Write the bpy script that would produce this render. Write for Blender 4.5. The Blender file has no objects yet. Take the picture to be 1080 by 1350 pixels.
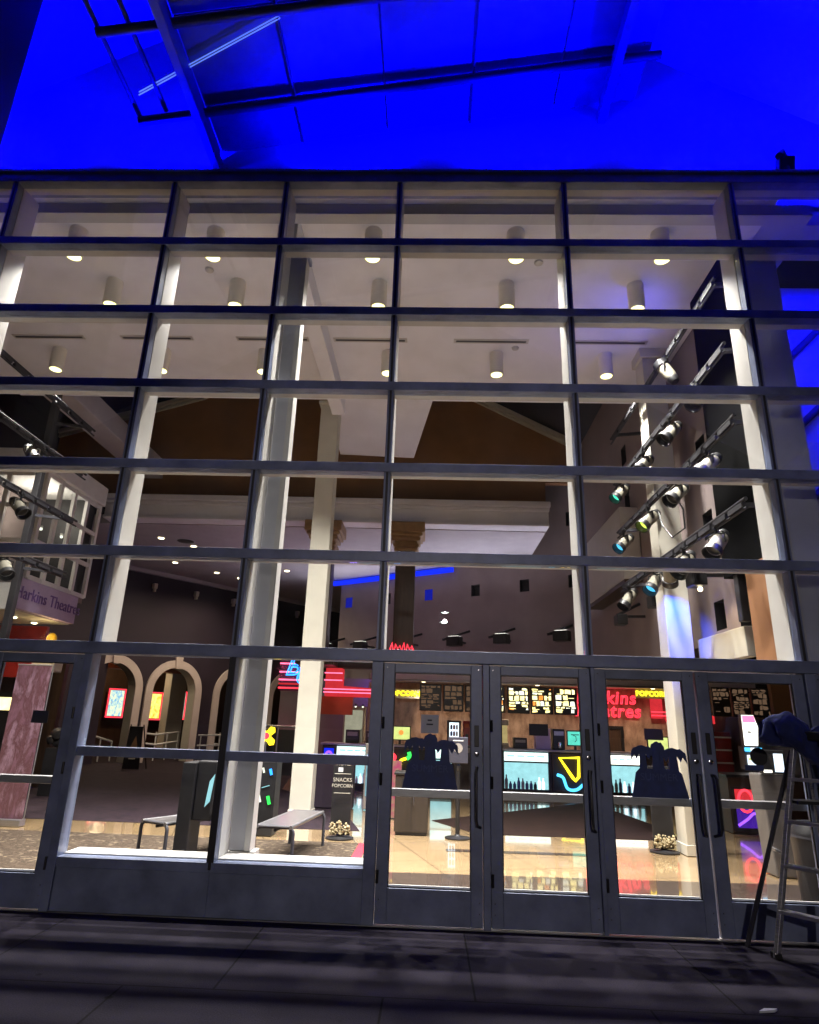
import bpy, bmesh, math, random
from mathutils import Vector, Matrix
random.seed(7)
R = math.radians
sc = bpy.context.scene
COL = sc.collection

# ------------------------------------------------------------------ camera
CAM = Vector((0.469, -6.146, 1.604)); YAW, PIT, ROL, FPX = -0.038, 0.316, 0.032, 850.0
_f = Vector((math.sin(YAW)*math.cos(PIT), math.cos(YAW)*math.cos(PIT), math.sin(PIT)))
_r0 = Vector((math.cos(YAW), -math.sin(YAW), 0)); _u0 = _r0.cross(_f)
_r = _r0*math.cos(ROL) + _u0*math.sin(ROL); _u = -_r0*math.sin(ROL) + _u0*math.cos(ROL)
cd = bpy.data.cameras.new('camera'); cam = bpy.data.objects.new('camera', cd); COL.objects.link(cam)
m = Matrix.Identity(4)
for i in range(3):
    m[i][0], m[i][1], m[i][2], m[i][3] = _r[i], _u[i], -_f[i], CAM[i]
cam.matrix_world = m
cd.sensor_fit = 'HORIZONTAL'; cd.sensor_width = 36; cd.lens = FPX/1080*36
cd.clip_start = 0.05; cd.clip_end = 600
sc.camera = cam
sc.render.resolution_x, sc.render.resolution_y = 819, 1024

# ------------------------------------------------------------------ materials
def nodes(name):
    M = bpy.data.materials.new(name); M.use_nodes = True
    t = M.node_tree; t.nodes.clear()
    out = t.nodes.new('ShaderNodeOutputMaterial')
    return M, t, out
def N(t, k, **kw):
    n = t.nodes.new('ShaderNode'+k)
    for a, v in kw.items():
        if a in n.inputs: n.inputs[a].default_value = v
        else: setattr(n, a, v)
    return n
def L(t, a, b): t.links.new(a, b)
def c4(c): return (c[0], c[1], c[2], 1.0)

def mat(name, col, rough=0.6, metal=0.0, var=0.12, scale=3.0, bump=0.0, bscale=40.0, spec=0.5, stain=None, stretch=None):
    M, t, out = nodes(name)
    p = N(t, 'BsdfPrincipled'); p.inputs['Roughness'].default_value = rough; p.inputs['Metallic'].default_value = metal
    p.inputs['Specular IOR Level'].default_value = spec
    tc = N(t, 'TexCoord'); src = tc.outputs['Object']
    if stretch:
        mp = N(t, 'Mapping'); mp.inputs['Scale'].default_value = stretch
        L(t, src, mp.inputs['Vector']); src = mp.outputs['Vector']
    nz = N(t, 'TexNoise', Scale=scale, Detail=6.0, Roughness=0.6); L(t, src, nz.inputs['Vector'])
    cr = N(t, 'ValToRGB')
    e = cr.color_ramp.elements
    lo = stain if stain else tuple(max(0, x*(1-var*1.6)) for x in col)
    hi = tuple(min(1, x*(1+var)) for x in col)
    e[0].position = 0.28; e[0].color = c4(lo); e[1].position = 0.72; e[1].color = c4(hi)
    L(t, nz.outputs['Fac'], cr.inputs['Fac']); L(t, cr.outputs['Color'], p.inputs['Base Color'])
    mr = N(t, 'MapRange'); mr.inputs['To Min'].default_value = max(0.02, rough-0.08); mr.inputs['To Max'].default_value = min(1, rough+0.1)
    L(t, nz.outputs['Fac'], mr.inputs['Value']); L(t, mr.outputs['Result'], p.inputs['Roughness'])
    if bump:
        n2 = N(t, 'TexNoise', Scale=bscale, Detail=3.0); L(t, src, n2.inputs['Vector'])
        b = N(t, 'Bump', Strength=bump, Distance=0.01); L(t, n2.outputs['Fac'], b.inputs['Height']); L(t, b.outputs['Normal'], p.inputs['Normal'])
    L(t, p.outputs[0], out.inputs[0])
    return M

def emit(name, col, strength, col2=None, scale=6.0):
    M, t, out = nodes(name)
    e = N(t, 'Emission', Strength=strength)
    tc = N(t, 'TexCoord'); nz = N(t, 'TexNoise', Scale=scale, Detail=2.0); L(t, tc.outputs['Object'], nz.inputs['Vector'])
    cr = N(t, 'ValToRGB'); q = cr.color_ramp.elements
    q[0].position = .35; q[1].position = .65
    q[0].color = c4(col2 if col2 else tuple(x*.85 for x in col)); q[1].color = c4(col)
    L(t, nz.outputs['Fac'], cr.inputs['Fac']); L(t, cr.outputs['Color'], e.inputs['Color'])
    L(t, e.outputs[0], out.inputs[0])
    return M

def poster_mat(name, cols, strength, scale=5.0, stretch=(1, 1, .6)):
    """mottled printed picture, back lit when strength > 0"""
    M, t, out = nodes(name)
    tc = N(t, 'TexCoord'); mp = N(t, 'Mapping'); mp.inputs['Scale'].default_value = stretch; L(t, tc.outputs['Object'], mp.inputs['Vector'])
    v = N(t, 'TexNoise', Scale=scale, Detail=5.0, Roughness=.7, Distortion=.4); L(t, mp.outputs[0], v.inputs['Vector'])
    cr = N(t, 'ValToRGB'); els = cr.color_ramp.elements
    n = len(cols)
    while len(els) < n: els.new(.5)
    for i, c in enumerate(cols): els[i].position = .25 + .5*i/(n-1); els[i].color = c4(c)
    L(t, v.outputs['Fac'], cr.inputs['Fac'])
    if strength > 0:
        e = N(t, 'Emission', Strength=strength); L(t, cr.outputs[0], e.inputs['Color']); L(t, e.outputs[0], out.inputs[0])
    else:
        p = N(t, 'BsdfPrincipled', Roughness=.5); L(t, cr.outputs[0], p.inputs['Base Color']); L(t, p.outputs[0], out.inputs[0])
    return M

def glass_mat(name, tint=(.94, .955, .95), ior=1.62, dirt=.03):
    M, t, out = nodes(name)
    tr = N(t, 'BsdfTransparent'); tr.inputs[0].default_value = c4(tint)
    gl = N(t, 'BsdfGlossy', Roughness=0.0); gl.inputs[0].default_value = (1, 1, 1, 1)
    lw = N(t, 'LayerWeight'); lw.inputs['Blend'].default_value = .5; mx = N(t, 'MixShader')
    pw = N(t, 'Math', operation='POWER'); L(t, lw.outputs['Facing'], pw.inputs[0]); pw.inputs[1].default_value = 5.0
    fr = N(t, 'Math', operation='MULTIPLY_ADD'); L(t, pw.outputs[0], fr.inputs[0]); r0 = ((ior-1)/(ior+1))**2; fr.inputs[1].default_value = 1-r0; fr.inputs[2].default_value = r0
    tc = N(t, 'TexCoord'); nz = N(t, 'TexNoise', Scale=.8, Detail=1.0); L(t, tc.outputs['Object'], nz.inputs['Vector'])
    b = N(t, 'Bump', Strength=.012, Distance=.02); L(t, nz.outputs['Fac'], b.inputs['Height']); L(t, b.outputs[0], gl.inputs['Normal'])
    L(t, fr.outputs[0], mx.inputs[0]); L(t, tr.outputs[0], mx.inputs[1]); L(t, gl.outputs[0], mx.inputs[2])
    df = N(t, 'BsdfDiffuse'); df.inputs[0].default_value = (.55, .55, .6, 1)
    n2 = N(t, 'TexNoise', Scale=2.2, Detail=6.0, Roughness=.7); L(t, tc.outputs['Object'], n2.inputs['Vector'])
    mr = N(t, 'MapRange'); mr.inputs['From Min'].default_value = .45; mr.inputs['From Max'].default_value = .8; mr.inputs['To Max'].default_value = dirt
    L(t, n2.outputs['Fac'], mr.inputs['Value'])
    m2 = N(t, 'MixShader'); L(t, mr.outputs[0], m2.inputs[0]); L(t, mx.outputs[0], m2.inputs[1]); L(t, df.outputs[0], m2.inputs[2])
    L(t, m2.outputs[0], out.inputs[0])
    return M

def tile_mat(name, col, mortar, size, rot, rough=.12, gap=.006):
    M, t, out = nodes(name)
    p = N(t, 'BsdfPrincipled', Roughness=rough); p.inputs['Coat Weight'].default_value = .8; p.inputs['Coat Roughness'].default_value = .035
    tc = N(t, 'TexCoord'); mp = N(t, 'Mapping'); mp.inputs['Rotation'].default_value = (0, 0, rot); L(t, tc.outputs['Object'], mp.inputs[0])
    br = N(t, 'TexBrick', Scale=1.0); br.offset = 0.0; br.squash = 1.0
    br.inputs['Brick Width'].default_value = size; br.inputs['Row Height'].default_value = size
    br.inputs['Mortar Size'].default_value = gap; br.inputs['Mortar Smooth'].default_value = .2; br.inputs['Bias'].default_value = 0
    br.inputs['Color1'].default_value = c4(col); br.inputs['Color2'].default_value = c4(tuple(x*.86 for x in col)); br.inputs['Mortar'].default_value = c4(mortar)
    L(t, mp.outputs[0], br.inputs[0])
    nz = N(t, 'TexNoise', Scale=2.5, Detail=7.0, Roughness=.65); L(t, tc.outputs['Object'], nz.inputs[0])
    mr = N(t, 'MapRange'); mr.inputs['To Min'].default_value = .82; mr.inputs['To Max'].default_value = 1.1; L(t, nz.outputs['Fac'], mr.inputs[0])
    mx = N(t, 'VectorMath', operation='SCALE'); L(t, br.outputs['Color'], mx.inputs[0]); L(t, mr.outputs[0], mx.inputs['Scale'])
    L(t, mx.outputs[0], p.inputs['Base Color'])
    r2 = N(t, 'MapRange'); r2.inputs['To Min'].default_value = rough*.6; r2.inputs['To Max'].default_value = rough*1.7; L(t, nz.outputs['Fac'], r2.inputs[0]); L(t, r2.outputs[0], p.inputs['Roughness'])
    n3 = N(t, 'TexNoise', Scale=4.0, Detail=2.0); L(t, tc.outputs['Object'], n3.inputs[0])
    b = N(t, 'Bump', Strength=.06, Distance=.02); L(t, n3.outputs['Fac'], b.inputs['Height']); L(t, b.outputs[0], p.inputs['Normal'])
    L(t, p.outputs[0], out.inputs[0])
    return M

def carpet_mat(name, cols, scale):
    M, t, out = nodes(name)
    p = N(t, 'BsdfPrincipled', Roughness=.95); p.inputs['Specular IOR Level'].default_value = .15
    tc = N(t, 'TexCoord')
    v = N(t, 'TexVoronoi', Scale=scale); L(t, tc.outputs['Object'], v.inputs['Vector'])
    nz = N(t, 'TexNoise', Scale=scale*.35, Detail=8.0, Roughness=.75, Distortion=1.5); L(t, tc.outputs['Object'], nz.inputs[0])
    ad = N(t, 'Math', operation='MULTIPLY_ADD'); L(t, v.outputs['Distance'], ad.inputs[0]); ad.inputs[1].default_value = .25; L(t, nz.outputs['Fac'], ad.inputs[2])
    cr = N(t, 'ValToRGB'); e = cr.color_ramp.elements
    while len(e) < len(cols): e.new(.5)
    for i, c in enumerate(cols): e[i].position = .38 + .4*i/(len(cols)-1); e[i].color = c4(c)
    L(t, ad.outputs[0], cr.inputs[0]); L(t, cr.outputs[0], p.inputs['Base Color'])
    b = N(t, 'Bump', Strength=.5, Distance=.01); L(t, nz.outputs['Fac'], b.inputs['Height']); L(t, b.outputs[0], p.inputs['Normal'])
    L(t, p.outputs[0], out.inputs[0])
    return M

def paving_mat(name):
    M, t, out = nodes(name)
    p = N(t, 'BsdfPrincipled', Roughness=.95); p.inputs['Specular IOR Level'].default_value = .12
    tc = N(t, 'TexCoord')
    br = N(t, 'TexBrick', Scale=1.0); br.offset = .35; br.squash = 1
    br.inputs['Brick Width'].default_value = 1.62; br.inputs['Row Height'].default_value = 1.35
    br.inputs['Mortar Size'].default_value = .008; br.inputs['Mortar Smooth'].default_value = .3
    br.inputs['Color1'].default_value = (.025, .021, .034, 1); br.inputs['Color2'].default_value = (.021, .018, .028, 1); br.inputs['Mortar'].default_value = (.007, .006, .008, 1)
    mp = N(t, 'Mapping'); mp.inputs['Location'].default_value = (.83, .12, 0); L(t, tc.outputs['Object'], mp.inputs[0]); L(t, mp.outputs[0], br.inputs[0])
    nz = N(t, 'TexNoise', Scale=1.4, Detail=9.0, Roughness=.7); L(t, tc.outputs['Object'], nz.inputs[0])
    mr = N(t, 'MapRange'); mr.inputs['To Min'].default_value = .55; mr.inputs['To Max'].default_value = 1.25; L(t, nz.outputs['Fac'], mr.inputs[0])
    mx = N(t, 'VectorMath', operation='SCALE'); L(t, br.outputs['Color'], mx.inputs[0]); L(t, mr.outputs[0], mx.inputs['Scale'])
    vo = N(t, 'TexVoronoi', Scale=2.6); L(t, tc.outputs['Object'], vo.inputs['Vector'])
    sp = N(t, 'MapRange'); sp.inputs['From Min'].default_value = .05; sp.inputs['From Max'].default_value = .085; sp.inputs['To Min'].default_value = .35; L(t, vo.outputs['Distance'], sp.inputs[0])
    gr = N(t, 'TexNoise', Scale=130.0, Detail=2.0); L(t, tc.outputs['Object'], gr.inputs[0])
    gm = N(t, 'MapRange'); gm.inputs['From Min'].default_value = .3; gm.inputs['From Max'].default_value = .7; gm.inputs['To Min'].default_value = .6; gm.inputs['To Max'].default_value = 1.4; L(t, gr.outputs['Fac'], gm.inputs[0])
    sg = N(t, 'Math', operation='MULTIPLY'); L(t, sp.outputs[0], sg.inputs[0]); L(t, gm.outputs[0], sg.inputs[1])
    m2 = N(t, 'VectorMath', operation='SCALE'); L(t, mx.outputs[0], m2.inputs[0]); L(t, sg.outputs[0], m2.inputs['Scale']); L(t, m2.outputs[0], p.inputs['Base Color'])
    n2 = N(t, 'TexNoise', Scale=90.0, Detail=4.0); L(t, tc.outputs['Object'], n2.inputs[0])
    mu = N(t, 'Math', operation='MULTIPLY_ADD'); L(t, br.outputs['Fac'], mu.inputs[0]); mu.inputs[1].default_value = -1.2; L(t, n2.outputs['Fac'], mu.inputs[2])
    b = N(t, 'Bump', Strength=.35, Distance=.006); L(t, mu.outputs[0], b.inputs['Height']); L(t, b.outputs[0], p.inputs['Normal'])
    L(t, p.outputs[0], out.inputs[0])
    return M

M = dict(
    frame=mat('painted_aluminium', (.18, .215, .33), .4, .15, .22, 3.5, .05, 120),
    frame_black=mat('black_gasket', (.015, .015, .02), .45, 0, .1),
    white_metal=mat('white_painted_metal', (.46, .45, .43), .45, 0, .06, 4),
    grey_steel=mat('grey_painted_steel', (.42, .43, .47), .65, 0, .05, 3),
    cream=mat('cream_plaster', (.52, .50, .43), .7, 0, .06, 2, .08, 60),
    ceil=mat('ceiling_plaster', (.72, .73, .81), .85, 0, .05, 1.5, .05, 40),
    ceil2=mat('lower_ceiling_plaster', (.43, .41, .45), .85, 0, .07, 1.5, .05, 40),
    brown=mat('brown_paint', (.29, .147, .063), .8, 0, .12, 1.2, .08, 30),
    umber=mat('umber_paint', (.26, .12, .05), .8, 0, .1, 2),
    kioskgrey=mat('kiosk_grey', (.13, .12, .115), .5, 0, .12),
    ladder=mat('dull_aluminium', (.46, .46, .49), .4, .7, .25, 8, stretch=(1, 1, 14)),
    can_white=mat('lamp_can_white', (.8, .76, .68), .5, 0, .05),
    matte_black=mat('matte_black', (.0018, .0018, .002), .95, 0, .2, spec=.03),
    trim=mat('pinkish_trim_plaster', (.60, .50, .47), .7, 0, .07, 2),
    binbrown=mat('near_black_laminate', (.022, .015, .010), .5, 0, .25, 3, stretch=(4, 4, .5)),
    tray=mat('dark_grey_tray', (.022, .022, .028), .6, 0, .2),
    bar_tube=mat('black_steel_pipe', (.014, .014, .018), .5, 0, .2),
    rafter=mat('blue_grey_steel', (.11, .11, .14), .5, .1, .15),
    plum=mat('plum_paint', (.02, .0095, .024), .7, 0, .18, 1.2, .08, 30),
    tan=mat('taupe_paint', (.25, .20, .195), .8, 0, .08, 1.4, .08, 30),
    plaster=mat('canopy_plaster', (.45, .45, .48), .85, 0, .06, .8, .15, 25),
    panel=mat('canopy_panel', (.13, .13, .16), .6, 0, .2, 2, .1, 15),
    tube=mat('dark_steel_tube', (.035, .035, .045), .65, 0, .2),
    dark=mat('dark_paint', (.02, .019, .022), .55, 0, .2, 3),
    black=mat('black_plastic', (.012, .012, .014), .4, 0, .3, 6),
    alu=mat('brushed_aluminium', (.38, .38, .40), .36, .9, .1, 8, stretch=(1, 1, 14)),
    chrome=mat('chrome', (.7, .7, .72), .15, 1, .05),
    stone=mat('mottled_brown_stone', (.46, .33, .25), .3, 0, .25, 5, .15, 12, stain=(.17, .10, .07), stretch=(1, 1, .45)),
    wood=mat('dark_brown_laminate', (.055, .032, .02), .45, 0, .25, 3, stretch=(4, 4, .5)),
    red=mat('red_laminate', (.30, .02, .016), .4, 0, .15),
    orange=mat('rust_paint', (.42, .09, .03), .6, 0, .12),
    navy=mat('navy_vinyl', (.022, .042, .17), .55, 0, .25, 9),
    navy2=mat('faded_blue_vinyl', (.05, .08, .24), .55, 0, .25, 9),
    cloth=mat('navy_cloth', (.013, .022, .12), .9, 0, .3, 6, .4, 30),
    paper=mat('white_paper', (.6, .62, .66), .8, 0, .05),
    slate=mat('slate_notice', (.03, .03, .05), .6, 0, .2),
    purple_paper=mat('purple_notice', (.07, .05, .12), .6, 0, .2),
    lilac=mat('lilac_sign', (.45, .36, .55), .55, 0, .06),
    purple=mat('purple_letters', (.13, .06, .27), .5, 0, .1),
    popcorn=mat('popcorn', (.36, .30, .18), .9, 0, .2, 20, .3, 60),
    greybox=mat('grey_kiosk', (.28, .26, .25), .5, 0, .1),
    canbody=mat('beige_lamp_body', (.21, .195, .15), .6, 0, .08),
    capital=mat('gold_brown_capital', (.30, .18, .08), .55, 0, .15, 6),
    seat=mat('dark_grey_seat', (.10, .095, .10), .35, .3, .2, 12),
    rail=mat('pale_rail', (.5, .49, .48), .35, .6, .1),
    white=mat('white_laminate', (.7, .7, .7), .4, 0, .05),
    yellow_obj=mat('yellow_plastic', (.75, .5, .03), .4, 0, .1),
    asphalt=mat('asphalt', (.05, .05, .05), .9, 0, .3, 3, .4, 150),
    paving=paving_mat('concrete_paving'),
    glass=glass_mat('window_glass'),
    glass_door=glass_mat('door_glass', (.96, .97, .96), 1.5, .03),
    tile=tile_mat('cream_tile', (.32, .225, .125), (.055, .042, .03), .62, R(-17), .12),
    tile_dark=tile_mat('dark_tile', (.07, .052, .042), (.03, .025, .02), .62, R(-17), .13),
    carpet=carpet_mat('plum_carpet', [(.012, .008, .011), (.026, .016, .022), (.010, .007, .010)], 9),
    carpet2=carpet_mat('brown_carpet', [(.008, .004, .0035), (.017, .008, .006)], 9),
    mat_rug=carpet_mat('speckled_mat', [(.018, .013, .010), (.065, .047, .033), (.025, .018, .013), (.125, .095, .066)], 14),
    rug_red=mat('red_carpet_strip', (.40, .012, .03), .8, 0, .15, 8),
    e_can=emit('downlight_lens', (1, .88, .26), 5.5, (1, .95, .5), 14),
    e_can_white=emit('recessed_lens', (1, .82, .5), 10),
    e_red=emit('red_neon', (1, .035, .06), 2.6, (1, .05, .08)),
    e_red_dim=emit('red_letter_glow', (1, .02, .03), .3),
    e_red_soft=emit('red_glow_box', (1, .045, .06), .85),
    e_pink=emit('pink_neon', (1, .15, .3), 3),
    e_white=emit('white_light', (1, .95, .85), 3.2),
    e_yellow=emit('yellow_neon', (1, .72, .02), 4),
    e_menu=emit('menu_print', (1, .90, .45), 2.6, (1, .80, .28), 4),
    e_menu_w=emit('menu_print_white', (.95, .95, .8), 2.0),
    e_menu_o=emit('menu_print_orange', (1, .33, .06), 1.6),
    e_menu_dim=emit('menu_print_dim', (.7, .42, .26), .22),
    e_cyan=emit('cyan_case_light', (.45, .92, 1), 1.15),
    e_cyan_b=emit('cyan_case_bright', (.75, 1, .97), 2.2),
    e_teal=emit('teal_screen', (.15, .9, .72), 1.1),
    e_lime=emit('lime_screen', (.85, .95, .3), 1.2),
    e_blue=emit('blue_neon', (.03, .28, 1), 4),
    e_sky=emit('sky_blue_neon', (.08, .55, 1), 3.2),
    e_cobalt=emit('cobalt_cove', (.01, .03, 1), 1.5),
    e_violet=emit('violet_neon', (.3, .08, 1), 2.5),
    e_green=emit('green_neon', (.05, 1, .12), 2.2),
    e_orange=emit('orange_neon', (1, .35, .04), 2.2),
    e_screen=emit('white_screen', (.9, .95, 1), 2.2, (.6, .75, .95), 9),
    e_flood=emit('blue_led', (.0, .0, 1), 6),
    e_strip=emit('pale_blue_strip', (.14, .25, 1), 1.1),
    e_lens_c=emit('cyan_lens', (.1, .6, 1), 1.6),
    e_lens_y=emit('lime_lens', (.75, 1, .12), 2.0),
    e_lens_t=emit('teal_lens', (.1, .9, .6), 1.5),
    e_street=emit('street_lamp_lens', (.8, 1, .9), 60),
    p_lit=poster_mat('lit_poster_a', [(.02, .2, .3), (.75, .8, .5), (.1, .35, .6), (.9, .5, .1)], 1.9, 6),
    p_lit2=poster_mat('lit_poster_b', [(.03, .02, .01), (.9, .55, .06), (1, .8, .25), (.25, .12, .02)], 2.0, 5),
    p_ban=poster_mat('banner_print', [(.05, .02, .045), (.18, .09, .13), (.10, .04, .05), (.26, .16, .22), (.07, .03, .08)], 0, 3.2, (1.6, 1.6, .55)),
    p_dark=poster_mat('dark_poster', [(.01, .008, .006), (.16, .07, .03), (.3, .14, .05), (.05, .02, .012)], 0, 7),
)

# ------------------------------------------------------------------ mesh builder
class MB:
    def __init__(s): s.v = []; s.f = []; s.mi = []; s.mats = []
    def _m(s, k):
        mm = M[k] if isinstance(k, str) else k
        if mm not in s.mats: s.mats.append(mm)
        return s.mats.index(mm)
    def add(s, vs, fs, k):
        o = len(s.v); s.v += [tuple(v) for v in vs]
        for f in fs: s.f.append([i+o for i in f]); s.mi.append(s._m(k))
        return s
    def box(s, x0, x1, y0, y1, z0, z1, k):
        v = [(x, y, z) for z in (z0, z1) for y in (y0, y1) for x in (x0, x1)]
        return s.add(v, [(0, 2, 3, 1), (4, 5, 7, 6), (0, 1, 5, 4), (2, 6, 7, 3), (0, 4, 6, 2), (1, 3, 7, 5)], k)
    def obox(s, c, ax, ay, az, hx, hy, hz, k):
        c = Vector(c); ax, ay, az = (Vector(a).normalized() for a in (ax, ay, az))
        v = [c+ax*sx*hx+ay*sy*hy+az*sz*hz for sz in (-1, 1) for sy in (-1, 1) for sx in (-1, 1)]
        return s.add(v, [(0, 2, 3, 1), (4, 5, 7, 6), (0, 1, 5, 4), (2, 6, 7, 3), (0, 4, 6, 2), (1, 3, 7, 5)], k)
    def beam(s, p, q, w, h, k, up=(0, 0, 1)):
        p, q = Vector(p), Vector(q); d = (q-p); a = d.normalized(); b = a.cross(Vector(up)); b.normalize(); c = b.cross(a)
        return s.obox((p+q)/2, a, b, c, d.length/2, w/2, h/2, k)
    def tube(s, pts, r, k, n=10, closed=False):
        pts = [Vector(p) for p in pts]; rs = r if isinstance(r, (list, tuple)) else [r]*len(pts)
        vs = []; fs = []; ref = None; m_ = len(pts)
        for i, p in enumerate(pts):
            a = pts[(i-1) % m_] if (closed or i > 0) else p
            b = pts[(i+1) % m_] if (closed or i < m_-1) else p
            t = (b-a).normalized()
            if ref is None: ref = t.orthogonal().normalized()
            ref = (ref - t*ref.dot(t)); ref = ref.normalized() if ref.length > 1e-6 else t.orthogonal().normalized()
            w = t.cross(ref)
            for j in range(n):
                an = 2*math.pi*j/n; vs.append(p+(ref*math.cos(an)+w*math.sin(an))*rs[i])
        for i in range(m_ if closed else m_-1):
            i2 = (i+1) % m_
            for j in range(n):
                j2 = (j+1) % n; fs.append((i*n+j, i*n+j2, i2*n+j2, i2*n+j))
        if not closed: fs += [tuple(reversed(range(n))), tuple(range((m_-1)*n, m_*n))]
        return s.add(vs, fs, k)
    def lathe(s, prof, c, k, axis=(0, 0, 1), n=24, cap=True):
        """prof: list of (radius, distance along axis)"""
        c = Vector(c); a = Vector(axis).normalized(); u = a.orthogonal().normalized(); w = a.cross(u)
        vs = []; fs = []
        for r, h in prof:
            for j in range(n):
                an = 2*math.pi*j/n; vs.append(c+a*h+(u*math.cos(an)+w*math.sin(an))*r)
        for i in range(len(prof)-1):
            for j in range(n):
                j2 = (j+1) % n; fs.append((i*n+j, i*n+j2, (i+1)*n+j2, (i+1)*n+j))
        if cap: fs += [tuple(reversed(range(n))), tuple(range((len(prof)-1)*n, len(prof)*n))]
        return s.add(vs, fs, k)
    def prism(s, poly, org, au, av, an, d, k):
        """2-D polygon in (au, av) extruded by d along an"""
        o, au, av, an = Vector(org), Vector(au), Vector(av), Vector(an)
        n = len(poly); vs = [o+au*p[0]+av*p[1] for p in poly]; vs += [v+an*d for v in vs]
        fs = [tuple(reversed(range(n))), tuple(range(n, 2*n))]+[(i, (i+1) % n, (i+1) % n+n, i+n) for i in range(n)]
        return s.add(vs, fs, k)
    def sphere(s, c, r, k, n=8, jit=0):
        c = Vector(c); rr = r if isinstance(r, (list, tuple)) else (r, r, r); vs = []; fs = []; m_ = max(4, n//2)
        for i in range(m_+1):
            th = math.pi*i/m_
            for j in range(n):
                ph = 2*math.pi*j/n; q = 1+random.uniform(-jit, jit)
                vs.append(c+Vector((rr[0]*math.sin(th)*math.cos(ph)*q, rr[1]*math.sin(th)*math.sin(ph)*q, rr[2]*math.cos(th)*q)))
        for i in range(m_):
            for j in range(n):
                j2 = (j+1) % n; fs.append((i*n+j, (i+1)*n+j, (i+1)*n+j2, i*n+j2))
        return s.add(vs, fs, k)
    def mesh(s, me, mtx, k):
        return s.add([mtx @ v.co for v in me.vertices], [tuple(p.vertices) for p in me.polygons], k)
    def build(s, name, parent=None, smooth=False, bevel=0.0, label=None):
        me = bpy.data.meshes.new(name); off = world_loc(parent) if parent else Vector((0, 0, 0))
        me.from_pydata([tuple(Vector(v)-off) for v in s.v], [], s.f)
        for mm in s.mats: me.materials.append(mm)
        for i, p in enumerate(me.polygons): p.material_index = s.mi[i]
        bm = bmesh.new(); bm.from_mesh(me); bmesh.ops.recalc_face_normals(bm, faces=bm.faces); bm.to_mesh(me); bm.free()
        if smooth:
            for p in me.polygons: p.use_smooth = True
            try: me.set_sharp_from_angle(angle=R(38))
            except Exception: pass
        o = bpy.data.objects.new(name, me); COL.objects.link(o)
        if parent: o.parent = parent
        if bevel:
            b = o.modifiers.new('bevel', 'BEVEL'); b.width = bevel; b.segments = 2; b.limit_method = 'ANGLE'; b.angle_limit = R(40)
        if label: o['label'] = label
        return o
def world_loc(o):
    l = Vector((0, 0, 0))
    while o is not None: l += o.location; o = o.parent
    return l
def tag(o, label, cat, group=None, kind=None):
    if label: o['label'] = label
    if cat: o['category'] = cat
    if group: o['group'] = group
    if kind: o['kind'] = kind
    return o
def thing(name, label, cat, loc=(0, 0, 0), group=None):
    o = bpy.data.objects.new(name, None); COL.objects.link(o); o.location = loc; o.empty_display_size = .1
    return tag(o, label, cat, group)
def dup(root, loc, label=None, rotz=None, parent=None):
    c = root.copy(); COL.objects.link(c)
    if parent is None:
        c.location = loc
        if label: c['label'] = label
        if rotz is not None: c.rotation_euler[2] = rotz
    else: c.parent = parent
    for ch in list(root.children): dup(ch, None, parent=c)
    return c
def struct(o): o['kind'] = 'structure'; return o
def lamp(name, kind, loc, parent=None, energy=100, color=(1, 1, 1), direction=None, **kw):
    d = bpy.data.lights.new(name, kind); d.energy = energy; d.color = color
    for a, v in kw.items(): setattr(d, a, v)
    o = bpy.data.objects.new(name, d); COL.objects.link(o)
    o.location = Vector(loc)-(world_loc(parent) if parent else Vector((0, 0, 0)))
    if direction is not None: o.rotation_euler = Vector(direction).to_track_quat('-Z', 'Y').to_euler()
    if parent: o.parent = parent
    return o
def text_mesh(s, size=1.0, extrude=.01, bevel=0.0, outline=False, align='CENTER', shear=0.0, spacing=1.0):
    c = bpy.data.curves.new('lettering', 'FONT'); c.body = s; c.size = size; c.align_x = align; c.align_y = 'CENTER'; c.shear = shear
    c.space_character = spacing
    if outline: c.fill_mode = 'NONE'; c.bevel_depth = bevel; c.bevel_resolution = 1
    else: c.extrude = extrude; c.bevel_depth = bevel
    c.resolution_u = 4
    o = bpy.data.objects.new('lettering_source', c); COL.objects.link(o)
    dg = bpy.context.evaluated_depsgraph_get(); me = bpy.data.meshes.new_from_object(o.evaluated_get(dg))
    bpy.data.objects.remove(o); return me
def frame3(org, au, av):
    au = Vector(au).normalized(); av = Vector(av).normalized(); an = au.cross(av); mm = Matrix.Identity(4); o = Vector(org)
    for i in range(3): mm[i][0], mm[i][1], mm[i][2], mm[i][3] = au[i], av[i], an[i], o[i]
    return mm
X_, Y_, Z_ = (1, 0, 0), (0, 1, 0), (0, 0, 1)
def rank(i, n):
    w = ['leftmost', 'second from the left', 'third from the left', 'fourth from the left']
    v = ['rightmost', 'second from the right', 'third from the right']
    return w[i] if i < (n+1)//2 else v[n-1-i]

# ------------------------------------------------------------------ world (night)
W = bpy.data.worlds.new('World'); sc.world = W; W.use_nodes = True
wt = W.node_tree; wt.nodes.clear()
wo = wt.nodes.new('ShaderNodeOutputWorld'); wb = wt.nodes.new('ShaderNodeBackground'); ws = wt.nodes.new('ShaderNodeTexSky')
ws.sky_type = 'NISHITA'; ws.sun_disc = False; ws.sun_elevation = R(-3.5); ws.sun_rotation = R(200)
wb.inputs[1].default_value = .05
wt.links.new(ws.outputs[0], wb.inputs[0]); wt.links.new(wb.outputs[0], wo.inputs[0])

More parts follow.
